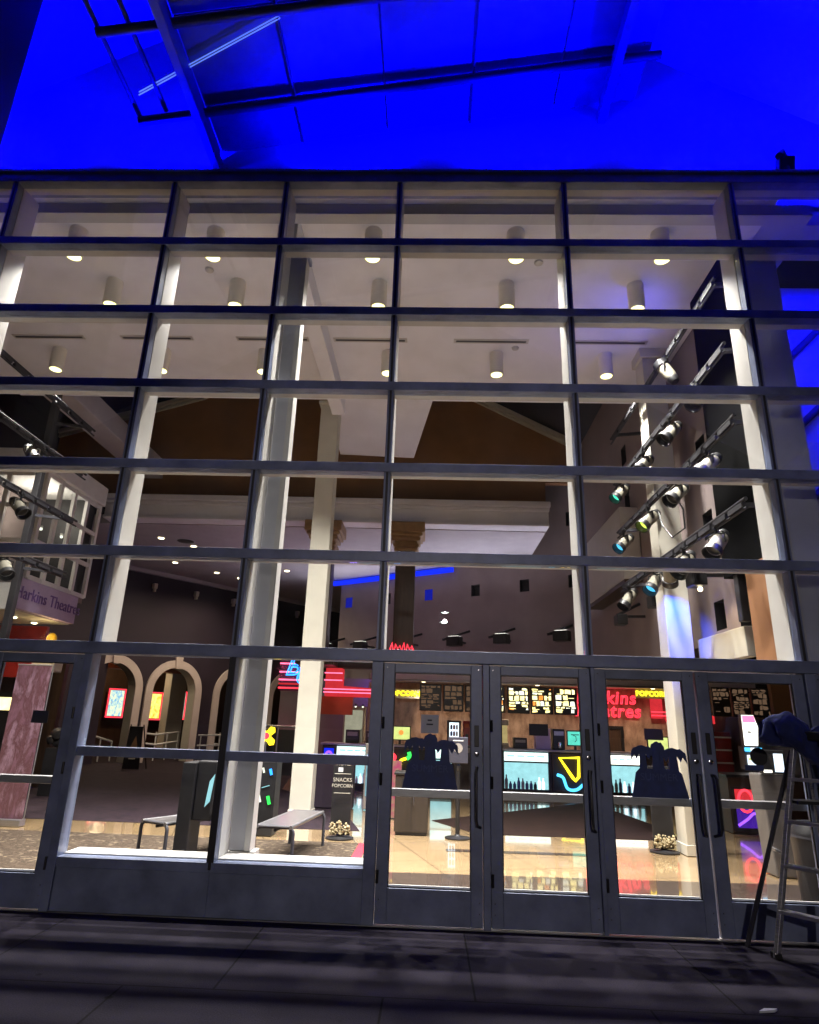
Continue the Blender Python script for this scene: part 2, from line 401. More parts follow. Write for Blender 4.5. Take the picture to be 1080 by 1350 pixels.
# ------------------------------------------------------------------ ground and pavement
b = MB(); b.add([(-150, -150, -.15), (150, -150, -.15), (150, 150, -.15), (-150, 150, -.15)], [(0, 1, 2, 3)], 'asphalt'); struct(b.build('ground'))
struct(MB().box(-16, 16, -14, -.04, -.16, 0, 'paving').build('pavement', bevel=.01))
struct(MB().box(-16, 16, -.04, .12, -.16, .006, 'alu').build('threshold'))

# ------------------------------------------------------------------ curtain wall
ZR = 2.2; DZ = .929; CW = 1.36; CD = 1.935
MX = [-2*CW-1.96-1.36*2, -2*CW-1.96-1.36, -2*CW-1.96, -2*CW, -CW, 0, CD, 2*CD, 3*CD, 3*CD+1.36]
ZT = ZR+6*DZ
wall = thing('curtain_wall', 'tall glazed curtain wall of dark metal mullions across the cinema front', 'glass wall')
for i, x in enumerate(MX):
    low = ZR+.0
    at_door_edge = x in (MX[2], MX[3], MX[5], MX[6], MX[7])
    z0 = ZR+.045 if at_door_edge else .37
    z0 = ZR+.045 if i == 6 else z0
    mu = MB().box(x-.032, x+.032, -.075, .03, z0, ZT, 'frame')
    mu.box(x-.012, x+.012, -.082, -.0752, z0, ZT, 'frame_black')
    mo = mu.build('mullion', wall, bevel=.004)
    MB().box(x-.035, x+.035, .034, .34, z0 if z0 > 1 else .44, ZT-.02, 'white_metal').build('mullion_fin', mo, bevel=.004)
for k in range(0, 7):
    z = ZR+k*DZ; h = .05 if k < 6 else .06
    t = MB()
    if k == 0: t.box(MX[0], MX[-1], -.085, .1, 2.135, 2.245, 'frame')
    else: t.box(MX[0], MX[-1], -.095, .032, z-h, z+h, 'frame')
    to = t.build('transom', wall, bevel=.006)
    MB().box(MX[0], MX[-1],   .1005 if k == 0 else .033, .145, z-h*.7, z+h*.5, 'white_metal').build('transom_trim', to)
MB().box(MX[0], MX[-1], -.12, .30, ZT+.062, ZT+.108, 'frame').build('header_beam', wall, bevel=.006)
for r in range(6):
    for i in range(len(MX)-1):
        MB().box(MX[i]+.033, MX[i+1]-.033, -.014, .002, ZR+r*DZ+.046, ZR+(r+1)*DZ-.051, 'glass').build('glass_pane', wall)
# low bays between the doors: kick panel, sill, middle rail
for (x0, x1) in ((MX[3]+.033, MX[4]), (MX[4], MX[5]-.033), (MX[0], MX[1]), (MX[1], MX[2])):
    a, c = x0, x1
    MB().box(a, c, -.05, .05, .012, .345, 'frame').build('kick_panel', wall, bevel=.004)
    MB().box(a, c, -.07, .045, .346, .425, 'frame').build('sill', wall, bevel=.004)
    MB().box(a, c, .0455, .30, .36, .44, 'white_metal').build('sill_board', wall, bevel=.004)
    MB().box(a, c, -.06, .05, 1.235, 1.315, 'frame').build('middle_rail', wall, bevel=.004)
    MB().box(a+.033, c-.033, -.014, .002, 1.316, 2.134, 'glass').build('glass_pane', wall)
    MB().box(a+.033, c-.033, -.014, .002, .426, 1.234, 'glass').build('glass_pane', wall)
for (x0, x1) in ((5.85, 7.0), (7.0, 7.12)):
    MB().box(x0, x1, -.05, .05, .012, 2.134, 'frame').build('kick_panel', wall)
for x0, x1 in ((MX[3]-.045, MX[3]+.033), (-.06, .045), (.955, 1.015), (1.932, 1.968), (3.845, 3.935), (MX[2]-.03, MX[2]+.06), (4.835, 4.9), (5.79, 5.85)):
    MB().box(x0, x1, -.075, .09, .012, 2.134, 'frame').build('door_jamb', wall, bevel=.005)
MB().box(MX[4]-.03, MX[4]+.03, -.078, .03, .426, 2.134, 'frame_black').build('door_jamb', wall)

# doors -----------------------------------------------------------
def stickers(root, kind, x0, x1):
    pass
def make_door(x0, x1, hinge, label, sl=.095, sr=.095):
    d = thing('glass_door', label, 'door', (x0, 0, 0), 'entrance doors in the glass front')
    f = MB()
    f.box(x0, x0+sl, -.045, .02, .02, 2.125, 'frame'); f.box(x1-sr, x1, -.045, .02, .02, 2.125, 'frame')
    f.box(x0+sl, x1-sr, -.044, .019, .02, .285, 'frame'); f.box(x0+sl, x1-sr, -.044, .019, 2.045, 2.124, 'frame')
    f.build('door_frame', d, bevel=.004)
    MB().box(x0+sl, x1-sr, -.018, -.008, .286, 2.044, 'glass_door').build('door_glass', d)
    MB().box(x0+sl-.03, x1-sr+.03, .0205, .10, .985, 1.05, 'alu').box(x0+sl, x1-sr, .0205, .03, .285, .30, 'white_metal').build('push_bar', d, bevel=.004)
    g = MB(); a0, a1 = x0+sl, x1-sr
    g.box(a0, a0+.009, -.030, -.0185, .286, 2.044, 'frame_black').box(a1-.009, a1, -.030, -.0185, .286, 2.044, 'frame_black').box(a0+.009, a1-.009, -.030, -.0185, .286, .295, 'frame_black').box(a0+.009, a1-.009, -.030, -.0185, 2.035, 2.044, 'frame_black')
    for zz in (.12, .2, 2.085):
        for xx in (x0+.03, x1-.03): g.lathe([(.006, 0), (.005, .002)], (xx, -.0452, zz), 'chrome', (0, -1, 0), 8)
    g.build('gasket', d)
    hx = (x1-sr/2) if hinge == 'left' else (x0+sl/2)
    s = .03 if hinge == 'left' else -.03
    pts = [(hx, -.046, 1.25), (hx, -.11, 1.25), (hx-s*.3, -.125, 1.22), (hx-s*.3, -.125, .84), (hx, -.11, .79), (hx+s, -.046, .77)]
    MB().tube(pts, .0125, 'frame_black', 8).build('pull_handle', d, smooth=True)
    MB().lathe([(.02, 0), (.02, .02), (.013, .022)], (hx, -.0455, 1.36), 'chrome', (0, -1, 0), 14).build('lock_cylinder', d, smooth=True)
    MB().box(hx-.02, hx+.02, -.0535, -.0455, 1.42, 1.60, 'black').build('lock_plate', d, bevel=.003)
    ex = x0+.012 if hinge == 'left' else x1-.012
    for z in (.32, 1.08, 1.55):
        MB().tube([(ex, -.058, z), (ex, -.058, z+.1)], .012, 'black', 8).build('hinge', d, smooth=True)
    return d
d1 = make_door(.05, .95, 'left', 'glass door with a navy tote sticker, first right of the low windows', .10, .10)
d2 = make_door(1.02, 1.93, 'left', 'glass door in front of the cyan display case, small dark notice', .10, .10)
d3 = make_door(1.97, 2.86, 'left', 'glass door with a navy tote sticker showing the red neon lettering', .10, .10)
d4 = make_door(2.88, 3.84, 'right', 'glass door directly behind the stepladder at the right', .11, .10)
d5 = make_door(-3.66, -2.77, 'right', 'glass door at the far left showing the purple banner', .10, .10)
d6 = make_door(-4.6, -3.7, 'left', 'glass door at the left edge, mostly out of the picture', .10, .10)
d7 = make_door(3.94, 4.83, 'left', 'glass door at the right edge beyond the stepladder', .10, .10)
d8 = make_door(4.905, 5.785, 'right', 'glass door past the right edge of the picture', .10, .10)

def tote_sticker(door, cx, z0):
    """navy window sticker: tote with three palm heads above it"""
    y = -.0181
    s = MB()
    s.prism([(-.245, 0), (.245, 0), (.20, .20), (.165, .235), (-.165, .235), (-.20, .20)], (cx, y, z0), X_, Z_, (0, -1, 0), .002, 'navy')
    def palm(px, h, w, sp, dy):
        s.prism([(px-w, .2), (px+w, .2), (px+w*.7, h), (px-w*.7, h)], (cx, y-.0024*dy, z0), X_, Z_, (0, -1, 0), .002, 'navy')
        dome = [(px+sp*math.cos(math.pi*a/10), h-.02+.06*math.sin(math.pi*a/10)*(1+.12*math.sin(a*2.6))) for a in range(11)]
        dome += [(px-sp*1.04, h-.085), (px-sp*.72, h-.035), (px-sp*.55, h-.075), (px-sp*.3, h-.03), (px, h-.06), (px+sp*.3, h-.03), (px+sp*.55, h-.075), (px+sp*.72, h-.035), (px+sp*1.04, h-.085)]
        s.prism(dome, (cx, y-.0024*(dy+1), z0), X_, Z_, (0, -1, 0), .002, 'navy')
    palm(-.13, .385, .035, .10, 1); palm(.0, .42, .055, .062, 3); palm(.13, .37, .045, .115, 5)
    st = s.build('window_sticker', door)
    me = text_mesh('SUMMER', .085, .0008)
    MB().mesh(me, frame3((cx, y-.003, z0+.165), X_, Z_), 'navy2').build('lettering', st)
tote_sticker(d1, .49, 1.058); tote_sticker(d3, 2.49, 1.052)
def notice(door, x0, x1, z0, z1, k, lines=0):
    n = MB().box(x0, x1, -.0205, -.0182, z0, z1, k).build('notice', door)
    for q in range(lines):
        w = (x1-x0)*(.25+.12*((q*7) % 3)); zz = z1-(z1-z0)*(.3+.22*q)
        MB().box((x0+x1)/2-w/2, (x0+x1)/2+w/2, -.0213, -.0206, zz-.006, zz+.006, 'slate').build('print_line', n)
notice(d1, .40, .56, 1.52, 1.68, 'paper', 2)
notice(d2, 1.37, 1.54, 1.53, 1.63, 'slate'); notice(d3, 2.39, 2.555, 1.525, 1.62, 'purple_paper')
notice(d5, -3.18, -3.03, 1.50, 1.61, 'slate')
MB().lathe([(.075, 0), (.075, .002)], (3.37, -.0182, 1.415), 'black', (0, -1, 0), 28).build('notice', d4)
notice(d4, 3.24, 3.40, 1.30, 1.345, 'navy')
# small sensor on the header of door pairs
# ------------------------------------------------------------------ outside canopy, lit blue
cg = thing('canopy_wall', 'blue lit plaster wall rising above the glass front', 'wall')
# gable wall above the header, two gable soffits
RX, RZ, SL = -.5, 13.37, .583
def gz(x): return RZ-SL*abs(x-RX)
b = MB(); b.prism([(-14, 8.0), (-8.25, 8.0), (-8.25, 8.305), (4.7, 8.305), (4.7, 8.0), (14, 8.0), (14, gz(14)-2 if gz(14) > 10 else 8.2), (9.0, gz(9)), (RX, RZ), (-10.0, gz(-10)), (-14, 8.2)], (0, .9, 0), X_, Z_, Y_, .3, 'plaster'); b.build('wall_face', cg)
b = MB(); b.box(-14, MX[0]-.01, -.098, .295, ZT+.062, 7.88, 'frame').box(MX[-1]+.01, 14, -.098, .295, ZT+.062, 7.88, 'frame'); b.build('ledge', cg)
sof = thing('canopy_soffit', 'blue lit sloping gable soffit above the entrance', 'canopy')
for sg in (1, -1):
    p = []
    for x in (RX, RX+sg*9.5): p.append((x, gz(x)))
    b = MB(); b.prism([(p[0][0], p[0][1]), (p[1][0], p[1][1]), (p[1][0], p[1][1]+.25), (p[0][0], p[0][1]+.25)], (0, -9, 0), X_, Z_, Y_, 9.897, 'plaster'); b.build('soffit_slope', sof)
fr = thing('steel_canopy', 'suspended dark steel canopy grid of tubes and rafters below the soffit', 'canopy frame', (0, 0, 9.6))
def pz(x): return 9.63+.167*x
# infill panels between the tubes, seams left open
xs = [-3.45, -2.62, -1.45, -.28, .89, 2.06, 3.23]; ys = [.88, .16, -1.0, -2.15, -3.3, -4.4]
for i in range(len(xs)-1):
    for j in range(len(ys)-1):
        if i == 0 and j in (0, 1, 2, 3): continue
        x0, x1, y0, y1 = xs[i]+.012, xs[i+1]-.012, ys[j+1]+.012, ys[j]-.012
        v = [(x, y, pz(x)+dz) for dz in (0, .03) for (x, y) in ((x0, y0), (x1, y0), (x1, y1), (x0, y1))]
        MB().add(v, [(0, 3, 2, 1), (4, 5, 6, 7), (0, 1, 5, 4), (1, 2, 6, 5), (2, 3, 7, 6), (3, 0, 4, 7)], 'panel').build('infill_panel', fr)
for y in (.13, -1.0, -2.15, -3.3, -4.4):
    MB().tube([(-3.45, y, pz(-3.45)-.13), (3.34, y, pz(3.34)-.13)], .055, 'tube', 12).build('purlin_tube', fr, smooth=True)
for x in (-2.64, 2.74):
    y1 = .9
    MB().beam((x, -5.0, pz(x)-.24), (x, y1, pz(x)-.24), .11, .18, 'rafter').box(x-.03, x+.03, -4.9, y1-.1, pz(x)-.149, pz(x)-.02, 'rafter').build('rafter', fr, bevel=.008)
for x in (-3.45, -3.1, -1.45, .89):
    MB().tube([(x, .15 if x < -3.2 else (.1 if x < -2 else .86), pz(x)-.04), (x, -4.6, pz(x)-.04)], .03 if x < -3 else .016, 'tube', 8).build('edge_tube', fr, smooth=True)
st = thing('strip_light', 'pair of thin pale blue light strips on the canopy grid', 'strip light', (-2.4, -.5, 9.1))
for o in (0, .04):
    MB().tube([(-3.34+o*.5, -.16-o, pz(-3.34)-.05), (-1.42+o*.5, -.86-o, pz(-1.42)-.05)], .007, 'e_strip', 8).build('light_tube', st, smooth=True)
# dark canopy pier
pr = thing('canopy_pier', 'dark square pier at the upper left in front of the glass', 'pier', (-4.6, -1.3, 0))
MB().box(-5.1, -4.16, -1.7, -1.0, .0, 12.5, 'dark').build('shaft', pr, bevel=.03)
MB().box(-5.16, -4.10, -1.76, -.94, .0, .4, 'dark').build('base', pr, bevel=.02)
# floodlight on the ledge
def flood(x, y, label):
    zb = ZT+.11 if y < .3 else 8.302
    f = thing('flood_light', label, 'floodlight', (x, y, zb), 'blue floodlights on the ledge')
    MB().box(x-.05, x+.05, y-.05, y+.05, zb, zb+.06, 'black').beam((x, y, zb+.06), (x-.0, y, zb+.13), .03, .03, 'black', (0, 1, 0)).build('bracket', f)
    c = Vector((x, y, zb+.19)); d = Vector((0, -.3, 1)).normalized()
    MB().obox(c, X_, d, Vector(X_).cross(d), .09, .10, .055, 'black').build('housing', f, bevel=.01)
    MB().obox(c+d*.1015, X_, d, Vector(X_).cross(d), .075, .002, .042, 'e_flood').build('lens', f)
    return f, c+d*.115, d
for i, x in enumerate((-7.6, -5.4, -3.2, -.8, 1.6, 4.2)):
    f, p, d = flood(x, .62, 'small blue floodlight on the ledge behind the header, %s' % rank(i, 6))
    lamp('flood_beam', 'SPOT', p, f, 1000, (.0, .0, 1), d, spot_size=R(172), spot_blend=.6, shadow_soft_size=.06)
f, p, d = flood(4.6, 0.02, 'black floodlight standing proud on the header at the right')
lamp('flood_beam', 'SPOT', p, f, 900, (0, 0, 1), (0, .5, 1), spot_size=R(165), spot_blend=.6, shadow_soft_size=.06)
f2 = MB().tube([(4.6, .02, 7.93), (4.6, .02, 8.12)], .05, 'black', 10).tube([(4.6, .0, 8.12), (4.54, -.04, 8.22), (4.50, -.06, 8.14)], .045, 'black', 10).build('hood', f, smooth=True)

# ------------------------------------------------------------------ lobby shell
fl = MB().box(-14, 12, .12, 34, -.16, 0, 'tile').build('lobby_floor'); struct(fl)
def sheet(name, poly, z, k):
    b = MB(); b.add([(x, y, z) for x, y in poly], [tuple(range(len(poly)))], k); return struct(b.build(name))
sheet('plum_carpet', [(-14, 4.75), (-.55, 4.75), (-1.2, 7.5), (-3.0, 10.5), (-5.0, 24), (-14, 30)], .004, 'carpet')
sheet('entrance_mat', [(-5.6, .45), (-.46, .45), (-.46, 3.72), (-5.6, 3.72)], .004, 'mat_rug')
sheet('red_carpet_strip', [(-.455, .45), (-.30, .45), (-.34, 3.72), (-.455, 3.72)], .0045, 'rug_red')
sheet('dark_tile_band', [(-.25, .35), (5.4, .35), (5.4, 2.2), (-.25, 1.97)], .004, 'tile_dark')
sheet('dark_tile_stripe', [(.74, 3.38), (3.0, 3.42), (3.0, 3.58), (.74, 3.56)], .004, 'tile_dark')
sheet('brown_carpet_inlay', [(.55, 6.2), (1.25, 4.88), (4.35, 4.95), (4.6, 5.9), (4.25, 9.6), (3.9, 9.7)], .004, 'carpet2')

CZ = 7.88
ce = MB().box(-8.2, 4.66, .31, 5.7, CZ, 8.3, 'ceil').build('lobby_ceiling'); struct(ce)
tongue = MB(); tongue.prism([(-1.75, 5.702), (.42, 5.702), (-.03, 8.7), (-1.85, 8.55)], (0, 0, CZ), X_, Y_, Z_, .3, 'ceil'); struct(tongue.build('ceiling_tongue'))
hb = tag(MB().box(-9, 5.1, .42, .6, 7.715, 7.876, 'grey_steel').build('steel_beam', bevel=.006), 'long grey steel beam just inside the top of the glass', 'beam')
# side walls, gable wall, atrium roof
def holes_wall(name, org, du, width, z0, z1, holes, thick, k, kh, label):
    """wall with rectangular niches: holes = (u0,u1,z0,z1); du horizontal unit vector, niche goes along -normal"""
    t = thing(name, label, 'wall', org)
    org, du = Vector(org), Vector(du); nn = Vector((-du.y, du.x, 0))
    us = sorted({0, width} | {h[0] for h in holes} | {h[1] for h in holes}); zs = sorted({z0, z1} | {h[2] for h in holes} | {h[3] for h in holes})
    b = MB(); P = lambda u, z, d=0: org+du*u+Vector((0, 0, z))+nn*d
    for i in range(len(us)-1):
        for j in range(len(zs)-1):
            cu, cz = (us[i]+us[i+1])/2, (zs[j]+zs[j+1])/2
            if any(h[0] < cu < h[1] and h[2] < cz < h[3] for h in holes): continue
            b.add([P(us[i], zs[j]), P(us[i+1], zs[j]), P(us[i+1], zs[j+1]), P(us[i], zs[j+1])], [(0, 1, 2, 3)], k)
    b.add([P(0, z0, thick+.02), P(width, z0, thick+.02), P(width, z1, thick+.02), P(0, z1, thick+.02)], [(3, 2, 1, 0)], k)
    b.build('wall_face', t)
    for h in holes:
        q = MB(); c = [P(h[0], h[2]), P(h[1], h[2]), P(h[1], h[3]), P(h[0], h[3])]; e = [v+nn*thick for v in c]
        q.add(c+e, [(0, 1, 5, 4), (1, 2, 6, 5), (2, 3, 7, 6), (3, 0, 4, 7), (4, 5, 6, 7)], h[4] if len(h) > 4 else kh); q.build('niche', t)
    return t
tan_o = Vector((-2.95, 18, 0)); tan_d = Vector((9.45, -6.1, 0)).normalized(); tan_n = Vector((-tan_d.y, tan_d.x, 0))
hs = []
for i, s in enumerate((.42, 2.19, 3.97, 5.8, 7.55, 9.15)):
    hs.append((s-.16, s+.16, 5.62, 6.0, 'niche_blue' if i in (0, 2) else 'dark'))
hs += [(9.0, 9.35, 7.55, 8.0), (10.6, 10.95, 7.6, 8.05)]
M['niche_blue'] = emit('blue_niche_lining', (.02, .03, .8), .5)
holes_wall('rear_wall', tan_o, tan_d, 12.5, 2.9, 10.0, hs, .2, 'tan', 'dark', 'taupe rear wall with a row of small square niches')
sh = []
for (y, z) in ((3.36, 5.85), (3.4, 4.63), (3.36, 3.24), (2.6, 3.08), (2.73, 6.74), (7.2, 6.3), (7.2, 7.4), (5.2, 5.3)):
    sh.append((12-y-.17, 12-y+.17, z-.22, z+.2))
holes_wall('side_wall', (4.68, 12, 0), (0, -1, 0), 10.3, 2.95, 10.0, sh, .2, 'tan', 'dark', 'taupe right side wall with square niches behind the lamp bars')
pr = thing('wall_pier', 'narrow dark pier at the front end of the right side wall', 'pier', (4.5, 1.75, 0))
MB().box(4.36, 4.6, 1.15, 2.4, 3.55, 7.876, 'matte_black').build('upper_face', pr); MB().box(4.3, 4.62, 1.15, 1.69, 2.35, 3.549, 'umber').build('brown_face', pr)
pr2 = tag(MB().box(4.55, 4.67, 2.42, 3.95, 2.55, 2.94, 'cream').build('wall_ledge', bevel=.01), 'pale ledge panel under the niches of the right side wall', 'ledge')
gw = thing('gable_wall', 'dark brown gable wall high above the lobby', 'wall', (0, 11, 0))
b = MB(); b.prism([(-10.8, 7.4), (3.62, 7.4), (3.62, 8.16), (5.4, 8.16), (5.4, 8.85), (1.69, 10.77), (-2.6, 13.0), (-6.45, 10.77), (-10.8, 9.4)], (0, 11, 0), X_, Z_, Y_, .2, 'brown'); b.build('wall_face', gw)
for p, q in (((5.5, 10.93, 8.83), (-2.6, 10.93, 13.02)), ((-10.8, 10.93, 9.4), (-6.45, 10.93, 10.77)), ((-6.45, 10.93, 10.77), (-2.6, 10.93, 13.0))):
    MB().beam(p, q, .12, .16, 'cream', (0, 1, 0)).beam(Vector(p)+Vector((0, .02, -.13)), Vector(q)+Vector((0, .02, -.13)), .07, .08, 'cream', (0, 1, 0)).build('crown_moulding', gw)
rf = thing('atrium_roof', 'dark sloping roof over the brown gable', 'roof', (0, 8, 9))
for p, q in (((5.6, 8.9), (-2.6, 13.1)), ((-10.9, 9.5), (-2.6, 13.1))):
    b = MB(); b.prism([p, q, (q[0], q[1]+.2), (p[0], p[1]+.2)], (0, 5.9, 0), X_, Z_, Y_, 5.2, 'dark'); b.build('roof_slope', rf)
fz = thing('frieze', 'pale grey cornice band under the brown gable wall', 'cornice', (0, 11, 6.7))
MB().box(-8.6, 3.6, 10.55, 10.99, 6.72, 7.36, 'ceil').build('band', fz); MB().box(-8.6, 3.64, 10.40, 10.548, 7.24, 7.4, 'ceil').box(-8.6, 3.62, 10.47, 10.548, 7.14, 7.239, 'ceil').build('cornice_lip', fz, bevel=.02)
MB().box(-8.6, 3.6, 10.48, 10.548, 6.72, 6.80, 'ceil').build('lower_lip', fz, bevel=.01)
lc = MB().box(-12.5, 3.59, 10.995, 28, 6.70, 6.95, 'ceil2').build('lower_ceiling'); struct(lc)
bl = tag(MB().box(-7.75, -7.1, 5.71, 10.5, 7.88, 8.4, 'ceil2').build('ceiling_beam', bevel=.02), 'pale boxed ceiling beam running back at the left', 'beam')
bm_ = tag(MB().box(-1.62, -1.36, .62, 5.68, 7.52, 7.877, 'ceil').build('ceiling_beam', bevel=.01), 'pale boxed ceiling beam running from the grey post to the column', 'beam')
lw = tag(MB().box(-10.9, -10.6, .4, 16.3, 0, 9.6, 'plum').build('left_wall'), 'plum painted side wall at the far left of the lobby', 'wall')
# arcade wall with arches
aw_o = Vector((-10.5, 16.3, 0)); aw_d = Vector((.609, .793, 0)); aw_n = Vector((-.793, .609, 0))
aw = thing('arcade_wall', 'plum wall pierced by a row of pale trimmed arches', 'wall', aw_o)
PA = lambda u, z, d=0: aw_o+aw_d*u+Vector((0, 0, z))+aw_n*d
acs = [.11, 2.52, 5.35, 8.0]; AR, ASP, AT = .87, 2.42, 6.70
b = MB(); ue = -1.5
for c in acs:
    b.add([PA(ue, 0), PA(c-AR, 0), PA(c-AR, AT), PA(ue, AT)], [(0, 1, 2, 3)], 'plum')
    pts = [(c-AR*math.cos(math.pi*i/18), ASP+AR*math.sin(math.pi*i/18)) for i in range(19)]
    for i in range(18):
        b.add([PA(*pts[i]), PA(*pts[i+1]), PA(pts[i+1][0], AT), PA(pts[i][0], AT)], [(0, 1, 2, 3)], 'plum')
    full = [(c-AR, 0)]+pts+[(c+AR, 0)]
    for i in range(len(full)-1):
        b.add([PA(*full[i]), PA(*full[i+1]), PA(*full[i+1], .45), PA(*full[i], .45)], [(0, 1, 2, 3)], 'cream')
    ue = c+AR
b.add([PA(ue, 0), PA(11.5, 0), PA(11.5, AT), PA(ue, AT)], [(0, 1, 2, 3)], 'plum')
b.build('wall_face', aw)
for c in acs:
    t = MB(); ro = AR+.27
    ins = [(c-AR, 0)]+[(c-AR*math.cos(math.pi*i/24), ASP+AR*math.sin(math.pi*i/24)) for i in range(25)]+[(c+AR, 0)]
    out = [(c-ro, 0)]+[(c-ro*math.cos(math.pi*i/24), ASP+ro*math.sin(math.pi*i/24)) for i in range(25)]+[(c+ro, 0)]
    for i in range(len(ins)-1):
        q = [PA(*ins[i], -.08), PA(*ins[i+1], -.08), PA(*out[i+1], -.08), PA(*out[i], -.08), PA(*ins[i], -.002), PA(*ins[i+1], -.002), PA(*out[i+1], -.002), PA(*out[i], -.002)]
        t.add(q, [(0, 1, 2, 3), (3, 2, 6, 7), (0, 4, 5, 1)], 'trim')
    ar = t.build('arch_trim', aw)
    k = MB(); k.prism([(-.10, ASP+AR-.04), (.10, ASP+AR-.04), (.15, ASP+ro+.12), (-.15, ASP+ro+.12)], PA(c, 0, -.081), aw_d, Z_, -aw_n, .05, 'trim'); k.build('keystone', ar)
cm = MB().beam(PA(-1.5, 6.62, -.06), PA(11.5, 6.62, -.06), .12, .15, 'ceil2').build('cornice', aw)
for i, s in enumerate((1.1, 2.86, 4.61, 6.35, 8.05)):
    w = thing('wall_sconce', 'small pale bracket speaker high on the plum arcade wall, %s' % rank(i, 5), 'speaker', PA(s, 6.1), 'bracket speakers on the plum wall')
    MB().obox(PA(s, 6.12, -.1), aw_d, aw_n, Z_, .07, .09, .10, 'cream').build('housing', w, bevel=.02)
    MB().obox(PA(s+.02, 5.98, -.07), aw_d, aw_n, Z_, .03, .07, .06, 'cream').build('bracket', w)
# room behind the arcade
rm = thing('arcade_room', 'dim back hall seen through the arches', 'room', aw_o)
MB().add([PA(-7, 0, 6), PA(14, 0, 6), PA(14, 3.9, 6), PA(-7, 3.9, 6)], [(0, 1, 2, 3)], 'wood').build('back_wall', rm)
MB().add([PA(-7, 3.9, .46), PA(14, 3.9, .46), PA(14, 3.9, 6), PA(-7, 3.9, 6)], [(0, 1, 2, 3)], 'brown').build('ceiling_panel', rm)
MB().obox(PA(3, 3.55, 2.6), aw_d, aw_n, Z_, 9, .25, .3, 'orange').build('soffit', rm)
MB().add([PA(-7, .006, .46), PA(14, .006, .46), PA(14, .006, 6), PA(-7, .006, 6)], [(0, 1, 2, 3)], 'carpet').build('floor_sheet', rm)
MB().obox(PA(4.35, 1.8, 2.9), aw_d, aw_n, Z_, .36, .25, 1.8, 'cream').build('pillar', rm)
for s, d in ((.4, 3), (2.2, 4), (5.2, 3.2), (8.0, 3)):
    lamp('hall_glow', 'POINT', PA(s, 3.4, d-.6), rm, 130, (1, .72, .45), shadow_soft_size=.15)
def lit_poster(s, d, z0, z1, w, k, label):
    p = thing('poster_case', label, 'poster case', PA(s, z0, d), 'lit poster cases beyond the arches')
    MB().obox(PA(s, (z0+z1)/2, d), aw_d, aw_n, Z_, w/2+.09, .05, (z1-z0)/2+.09, 'red').build('case', p, bevel=.02)
    MB().obox(PA(s, (z0+z1)/2, d-.056), aw_d, aw_n, Z_, w/2, .004, (z1-z0)/2, k).build('poster', p)
    q = MB()
    for sx in (-1, 1): q.obox(PA(s+sx*(w/2+.05), (z0+z1)/2, d-.06), aw_d, aw_n, Z_, .02, .012, (z1-z0)/2+.07, 'e_red')
    for zz in (z0-.05, z1+.05): q.obox(PA(s, zz, d-.06), aw_d, aw_n, Z_, w/2+.07, .012, .02, 'e_red')
    q.build('neon_edge', p)
lit_poster(3.25, 5.6, 1.5, 2.55, .62, 'p_lit', 'red framed lit poster seen through the leftmost arch')
lit_poster(4.95, 5.6, 1.45, 2.5, .78, 'p_lit2', 'red framed golden poster left of the pillar in the second arch')
lit_poster(6.25, 5.6, 1.5, 2.6, .6, 'p_lit', 'red framed lit poster right of the pillar in the second arch')
# ramp handrails
for i, (s0, s1, d0, d1) in enumerate(((-.9, 1.0, .6, 1.0), (1.5, 3.7, .6, 1.2), (4.2, 6.6, .6, 1.2))):
    h = thing('handrail', 'pale metal ramp handrail inside the %s arch' % ('leftmost', 'second', 'third')[i], 'handrail', PA(s0, 0, d0), 'ramp handrails inside the arches')
    for z in (1.0, .65): MB().tube([PA(s0, z, d0), PA((s0+s1)/2, z-.1, (d0+d1)/2), PA(s1, z-.35 if i == 0 else z, d1)], .036, 'white', 8).build('rail', h, smooth=True)
    for q in range(5):
        tt = q/4; MB().tube([PA(s0+(s1-s0)*tt, 0, d0+(d1-d0)*tt), PA(s0+(s1-s0)*tt, 1.0-(.35*tt if i == 0 else 0), d0+(d1-d0)*tt)], .026, 'white', 8).build('rail_post', h, smooth=True)
# two free rails in front of the arcade
h = thing('handrail', 'pale double handrail standing in front of the arcade wall', 'handrail', PA(3.9, 0, -.9))
for z in (.95, .6): MB().tube([PA(3.2, z, -.9), PA(4.6, z, -1.2), PA(7.5, z, -1.4)], .028, 'rail', 8).build('rail', h, smooth=True)
for q in range(4): MB().tube([PA(3.3+q*1.35, 0, -.92-q*.15), PA(3.3+q*1.35, .95, -.92-q*.15)], .022, 'rail', 8).build('rail_post', h, smooth=True)

# ------------------------------------------------------------------ columns and posts
def white_column(x, y, top, label, k='cream'):
    c = thing('column', label, 'column', (x, y, 0), 'square pale lobby columns')
    MB().box(x-.185, x+.185, y-.185, y+.185, .006, top, k).build('shaft', c, bevel=.01)
    MB().box(x-.23, x+.23, y-.23, y+.23, top+.001, CZ-.003, k).build('cap', c, bevel=.01)
    MB().box(x-.2, x+.2, y-.2, y+.2, .005, .14, k).build('plinth', c, bevel=.006)
white_column(-1.69, 5.95, 7.8, 'square cream column behind the metal bench')
white_column(4.2, 3.88, 7.7, 'square column by the right side wall, washed blue')
def grey_post(x, label, w=.09, sg=1):
    p = thing('steel_post', label, 'post', (x, .42, 0), 'grey steel wind posts behind the glass')
    MB().box(x-w, x+w, .36, .50, .45, 6.98, 'grey_steel').build('web', p, bevel=.004)
    MB().box(*sorted((x+sg*(w+.001), x+sg*(w+.06))), .345, .52, .45, 6.98, 'white_metal').build('flange', p, bevel=.004)
    MB().box(x-w-.02, x+w+.09, .34, .53, 6.985, 7.06, 'frame').build('cap_plate', p, bevel=.004)
    MB().box(x-w-.03, x+w+.10, .343, .54, .385, .445, 'white_metal').build('foot_plate', p, bevel=.004)
